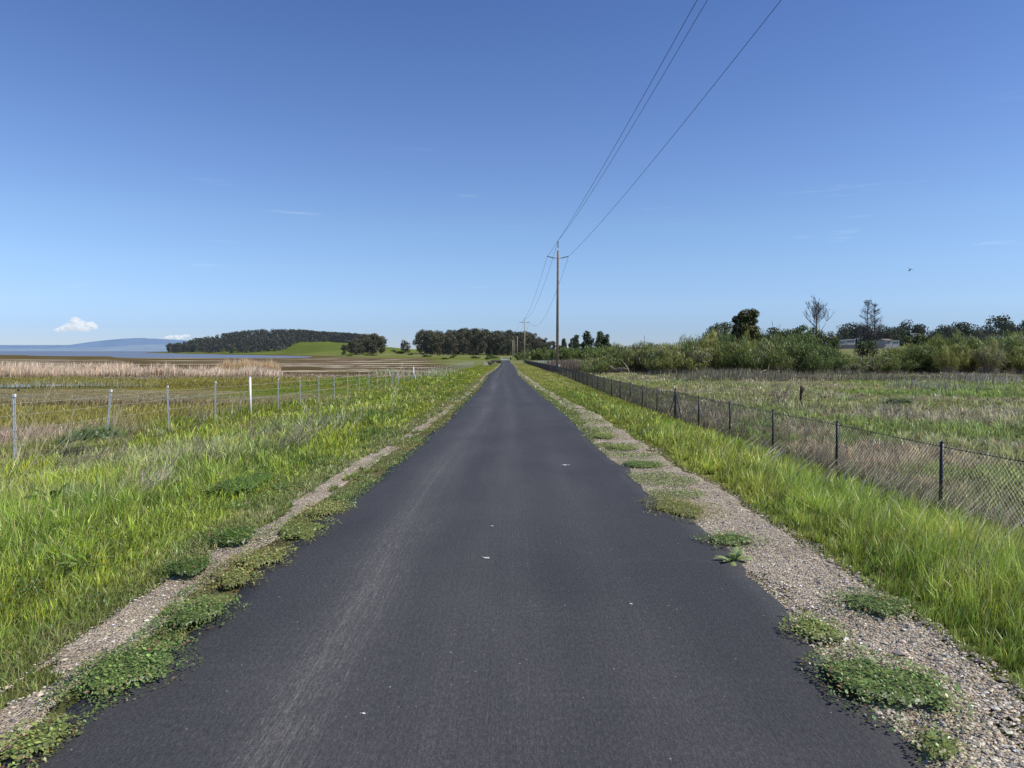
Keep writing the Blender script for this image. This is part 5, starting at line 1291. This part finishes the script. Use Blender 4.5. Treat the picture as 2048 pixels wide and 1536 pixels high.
building(1229, 1246, 693, 701, 520, 'distant pinkish house with pale roof above the far bank', M_WALLP, M_ROOFW, 2, True)
building(1288, 1312, 695.5, 701, 500, 'distant low pinkish building left of the willows', M_WALLP, M_WALLP, 3)
# dark embankment under the long white building
k = 318 / F; mb = MB(); x0 = (1650 - 1024) * k; x1 = (1770 - 1024) * k
zt = CAMZ + (HORIZ - 689.5) * k; zb = CAMZ + (HORIZ - 703) * k
mb.box((x0, 318, zb - 3), (x1, 318.4, zt)); tag(mb.build('retaining_wall', simple('dark_wall', (.10, .10, .115), .9, var=.25, scale=.6)), 'dark long wall below the white buildings on the right ridge', 'wall')

# ------------------------------------------------------------------ birds, insect, clouds
M_BIRD = simple('dark_feathers', (.06, .065, .075), .8, var=.3, scale=20)
D = 42; c = at(1820.5, 539.5, D); k = D / F
t = empty('bird', c, 'small dark bird flying in the sky at the right', 'bird')
mb = MB(); mb.tube([(-3.0 * k, .02, -2.6 * k), (-1.8 * k, 0, -1.2 * k), (-.2 * k, 0, .1 * k), (1.0 * k, 0, 1.1 * k), (1.9 * k, 0, 1.5 * k), (2.6 * k, 0, 1.3 * k)], [.3 * k, .8 * k, 1.15 * k, 1.0 * k, .7 * k, .15 * k], 8); mb.build('body', M_BIRD, t, True)
def wing(pts, parent, nm='wing'):
    mb = MB(); vs = []
    for (x, z, ch) in pts: vs += [(x * k, ch * .5 * k, z * k), (x * k, -ch * .5 * k, z * k - .35 * k), (x * k - .1 * k, 0, z * k + .25 * k)]
    fs = []
    for i in range(len(pts) - 1):
        for j in range(3): j2 = (j + 1) % 3; fs.append((i * 3 + j, i * 3 + j2, i * 3 + 3 + j2, i * 3 + 3 + j))
    mb.add(vs, fs); mb.build(nm, M_BIRD, parent)
wing([(.2, .6, 2.4), (-2.0, 2.6, 2.0), (-5.2, 5.0, .5)], t); wing([(.6, .8, 2.4), (3.2, 1.4, 2.0), (6.2, -1.0, .5)], t)
mb = MB(); mb.add([(-2.2 * k, .05, -1.8 * k), (-4.2 * k, .0, -1.4 * k), (-3.3 * k, .0, -3.6 * k), (-2.0 * k, -.05, -2.2 * k)], [(0, 1, 2, 3)]); mb.build('tail', M_BIRD, t)

D = 4.0; c = at(37, 780, D); k = D / F
t = empty('flying_insect', c, 'small round black insect hovering beside the top of the nearest left fence post', 'insect')
import bmesh
bm = bmesh.new(); bmesh.ops.create_icosphere(bm, subdivisions=2, radius=2.4 * k)
for v_ in bm.verts: v_.co.x *= 1.12; v_.co.z *= .95; v_.co *= 1 + .06 * mnoise.noise(v_.co * 300)
me = bpy.data.meshes.new('body'); bm.to_mesh(me); bm.free(); obj('body', me, M_BLACK, t)
mb = MB(); mb.add([(.5 * k, 0, 1.6 * k), (1.6 * k, .8 * k, 2.6 * k), (3.0 * k, .6 * k, 1.9 * k), (2.0 * k, .1 * k, 1.0 * k)], [(0, 1, 2, 3)]); mb.build('wing', M_GALVDK, t)

def mat_cloud():
    m, nt, out = newmat('cloud_vapour')
    d = N(nt, 'ShaderNodeBsdfDiffuse'); d.inputs[0].default_value = (.9, .9, .9, 1); e = N(nt, 'ShaderNodeEmission'); e.inputs[0].default_value = (.80, .88, .97, 1); e.inputs[1].default_value = .95
    mx = N(nt, 'ShaderNodeMixShader'); mx.inputs[0].default_value = .72; nt.links.new(d.outputs[0], mx.inputs[1]); nt.links.new(e.outputs[0], mx.inputs[2])  # added glow keeps the cloud bright and evens out its shading
    tr = N(nt, 'ShaderNodeBsdfTransparent'); lw = N(nt, 'ShaderNodeLayerWeight', i_Blend=.5); g = N(nt, 'ShaderNodeTexCoord')
    n = N(nt, 'ShaderNodeTexNoise', i_Scale=.02, i_Detail=5.0); nt.links.new(g.outputs['Object'], n.inputs['Vector'])
    add = N(nt, 'ShaderNodeMath', operation='MULTIPLY_ADD'); nt.links.new(n.outputs['Fac'], add.inputs[0]); add.inputs[1].default_value = .5; nt.links.new(lw.outputs['Facing'], add.inputs[2])
    r = ramp(nt, add.outputs[0], [(.25, (.22, .22, .22)), (.8, (1, 1, 1))])
    m2 = N(nt, 'ShaderNodeMixShader'); nt.links.new(r.outputs[0], m2.inputs[0]); nt.links.new(mx.outputs[0], m2.inputs[1]); nt.links.new(tr.outputs[0], m2.inputs[2])
    nt.links.new(m2.outputs[0], out.inputs[0]); return m
M_CLOUD = mat_cloud()
def cloud(px, py, D, puffs, label):
    c = at(px, py, D); k = D / F; bm = bmesh.new()
    for (dx, dy, r_) in puffs:
        q = bmesh.ops.create_icosphere(bm, subdivisions=3, radius=r_ * k)['verts']
        for v_ in q:
            v_.co *= 1 + .16 * mnoise.fractal(v_.co / (r_ * k) * 1.2 + Vector((dx, dy, 0)), .9, 2.0, 3)
            v_.co.z *= .75; v_.co += Vector((dx * k, 0, -dy * k))
    me = bpy.data.meshes.new('cloud'); bm.to_mesh(me); bm.free()
    for p in me.polygons: p.use_smooth = True
    o = obj('cloud', me, M_CLOUD); o.location = tuple(c); tag(o, label, 'cloud')
cloud(152, 650, 9000, [(1.25 * a_, 1.25 * b_, 1.2 * c_) for a_, b_, c_ in [(0, -4, 12), (10, 0, 11), (-10, 3, 12), (20, 1, 10), (28, 3, 8), (4, 4, 13), (14, 6, 11), (-20, 6, 9), (-1, -9, 8), (24, -2, 7), (-29, 8, 7)]], 'bright white puffy cloud low in the sky at the left')
cloud(352, 672, 9000, [(-10, 2, 7), (0, 1, 7), (10, 2, 7), (18, 0, 6), (24, -1, 5), (-18, 3, 6), (4, 4, 7)], 'small faint cloud above the left tip of the headland')

# ------------------------------------------------------------------ sun, sky, camera
SUN_EL, SUN_AZ = R(46), R(104)        # azimuth clockwise from straight ahead
w = bpy.data.worlds.new('World'); scn.world = w; w.use_nodes = True; nt = w.node_tree; nt.nodes.clear()
out = nt.nodes.new('ShaderNodeOutputWorld'); bg = nt.nodes.new('ShaderNodeBackground'); bg.inputs['Strength'].default_value = .144
sky = nt.nodes.new('ShaderNodeTexSky'); sky.sky_type = 'NISHITA'; sky.sun_disc = False; sky.sun_elevation = SUN_EL; sky.sun_rotation = SUN_AZ
sky.air_density = 1.0; sky.dust_density = 0.0; sky.ozone_density = 3.0; sky.altitude = 0
hs = nt.nodes.new('ShaderNodeHueSaturation'); hs.inputs['Saturation'].default_value = 1.0
nt.links.new(sky.outputs[0], hs.inputs['Color'])
# thin cirrus streaks high up
tc = nt.nodes.new('ShaderNodeTexCoord'); mp = nt.nodes.new('ShaderNodeMapping'); mp.inputs['Scale'].default_value = (2.2, 2.2, 26); mp.inputs['Rotation'].default_value = (R(3), R(-4), 0)
no = nt.nodes.new('ShaderNodeTexNoise'); no.inputs['Scale'].default_value = 2.6; no.inputs['Detail'].default_value = 7; no.inputs['Roughness'].default_value = .55
nt.links.new(tc.outputs['Generated'], mp.inputs[0]); nt.links.new(mp.outputs[0], no.inputs['Vector'])
cr = nt.nodes.new('ShaderNodeValToRGB'); cr.color_ramp.elements[0].position = .64; cr.color_ramp.elements[0].color = (0, 0, 0, 1); cr.color_ramp.elements[1].position = .82; cr.color_ramp.elements[1].color = (.22, .22, .22, 1)
nt.links.new(no.outputs['Fac'], cr.inputs[0])
sp = nt.nodes.new('ShaderNodeSeparateXYZ'); nt.links.new(tc.outputs['Generated'], sp.inputs[0])
hr = nt.nodes.new('ShaderNodeValToRGB'); el = hr.color_ramp.elements; el[0].position = .02; el[0].color = (0, 0, 0, 1); el[1].position = .08; el[1].color = (1, 1, 1, 1); e_ = el.new(.2); e_.color = (1, 1, 1, 1); e_ = el.new(.3); e_.color = (0, 0, 0, 1)
nt.links.new(sp.outputs[2], hr.inputs[0])
mu = nt.nodes.new('ShaderNodeMath'); mu.operation = 'MULTIPLY'; nt.links.new(cr.outputs[0], mu.inputs[0]); nt.links.new(hr.outputs[0], mu.inputs[1])
mxc = nt.nodes.new('ShaderNodeMixRGB'); mxc.inputs[2].default_value = (6.5, 7.4, 8.4, 1)
tz = nt.nodes.new('ShaderNodeMath'); tz.operation = 'MULTIPLY'; tz.inputs[1].default_value = 2.0; nt.links.new(sp.outputs[2], tz.inputs[0])
tr_ = ramp(nt, tz.outputs[0], [(0.0, (.40, .515, .86)), (.06, (.43, .55, .90)), (.124, (.556, .657, .945)), (.22, (.655, .74, .95)), (.334, (.70, .778, .95)), (.514, (.668, .735, .952)), (.84, (.545, .64, .90)), (1.0, (.52, .60, .90))])
tm = nt.nodes.new('ShaderNodeMixRGB'); tm.blend_type = 'MULTIPLY'; tm.inputs[0].default_value = 1; nt.links.new(hs.outputs[0], tm.inputs[1]); nt.links.new(tr_.outputs[0], tm.inputs[2])
nt.links.new(mu.outputs[0], mxc.inputs[0]); nt.links.new(tm.outputs[0], mxc.inputs[1]); nt.links.new(mxc.outputs[0], bg.inputs[0]); nt.links.new(bg.outputs[0], out.inputs[0])

sl = bpy.data.lights.new('sun', 'SUN'); sl.energy = 5.0; sl.angle = R(.53); sl.color = (1.0, .955, .88)
so = bpy.data.objects.new('sun', sl); link(so)
dv = Vector((math.sin(SUN_AZ) * math.cos(SUN_EL), math.cos(SUN_AZ) * math.cos(SUN_EL), math.sin(SUN_EL)))
so.rotation_euler = dv.to_track_quat('Z', 'Y').to_euler(); so.location = (20, 0, 30)

cd = bpy.data.cameras.new('camera'); cd.sensor_width = 36; cd.lens = F / 2048 * 36; cd.clip_start = .05; cd.clip_end = 120000
co = bpy.data.objects.new('camera', cd); link(co); co.location = (0, 0, CAMZ); co.rotation_euler = (R(90) - TH, 0, 0)
scn.camera = co
scn.render.resolution_x, scn.render.resolution_y = 1024, 768
scn.view_settings.view_transform = 'Standard'; scn.view_settings.look = 'None'; scn.view_settings.exposure = 0; scn.view_settings.gamma = 1
scn.cycles.max_bounces = 6; scn.cycles.transparent_max_bounces = 12
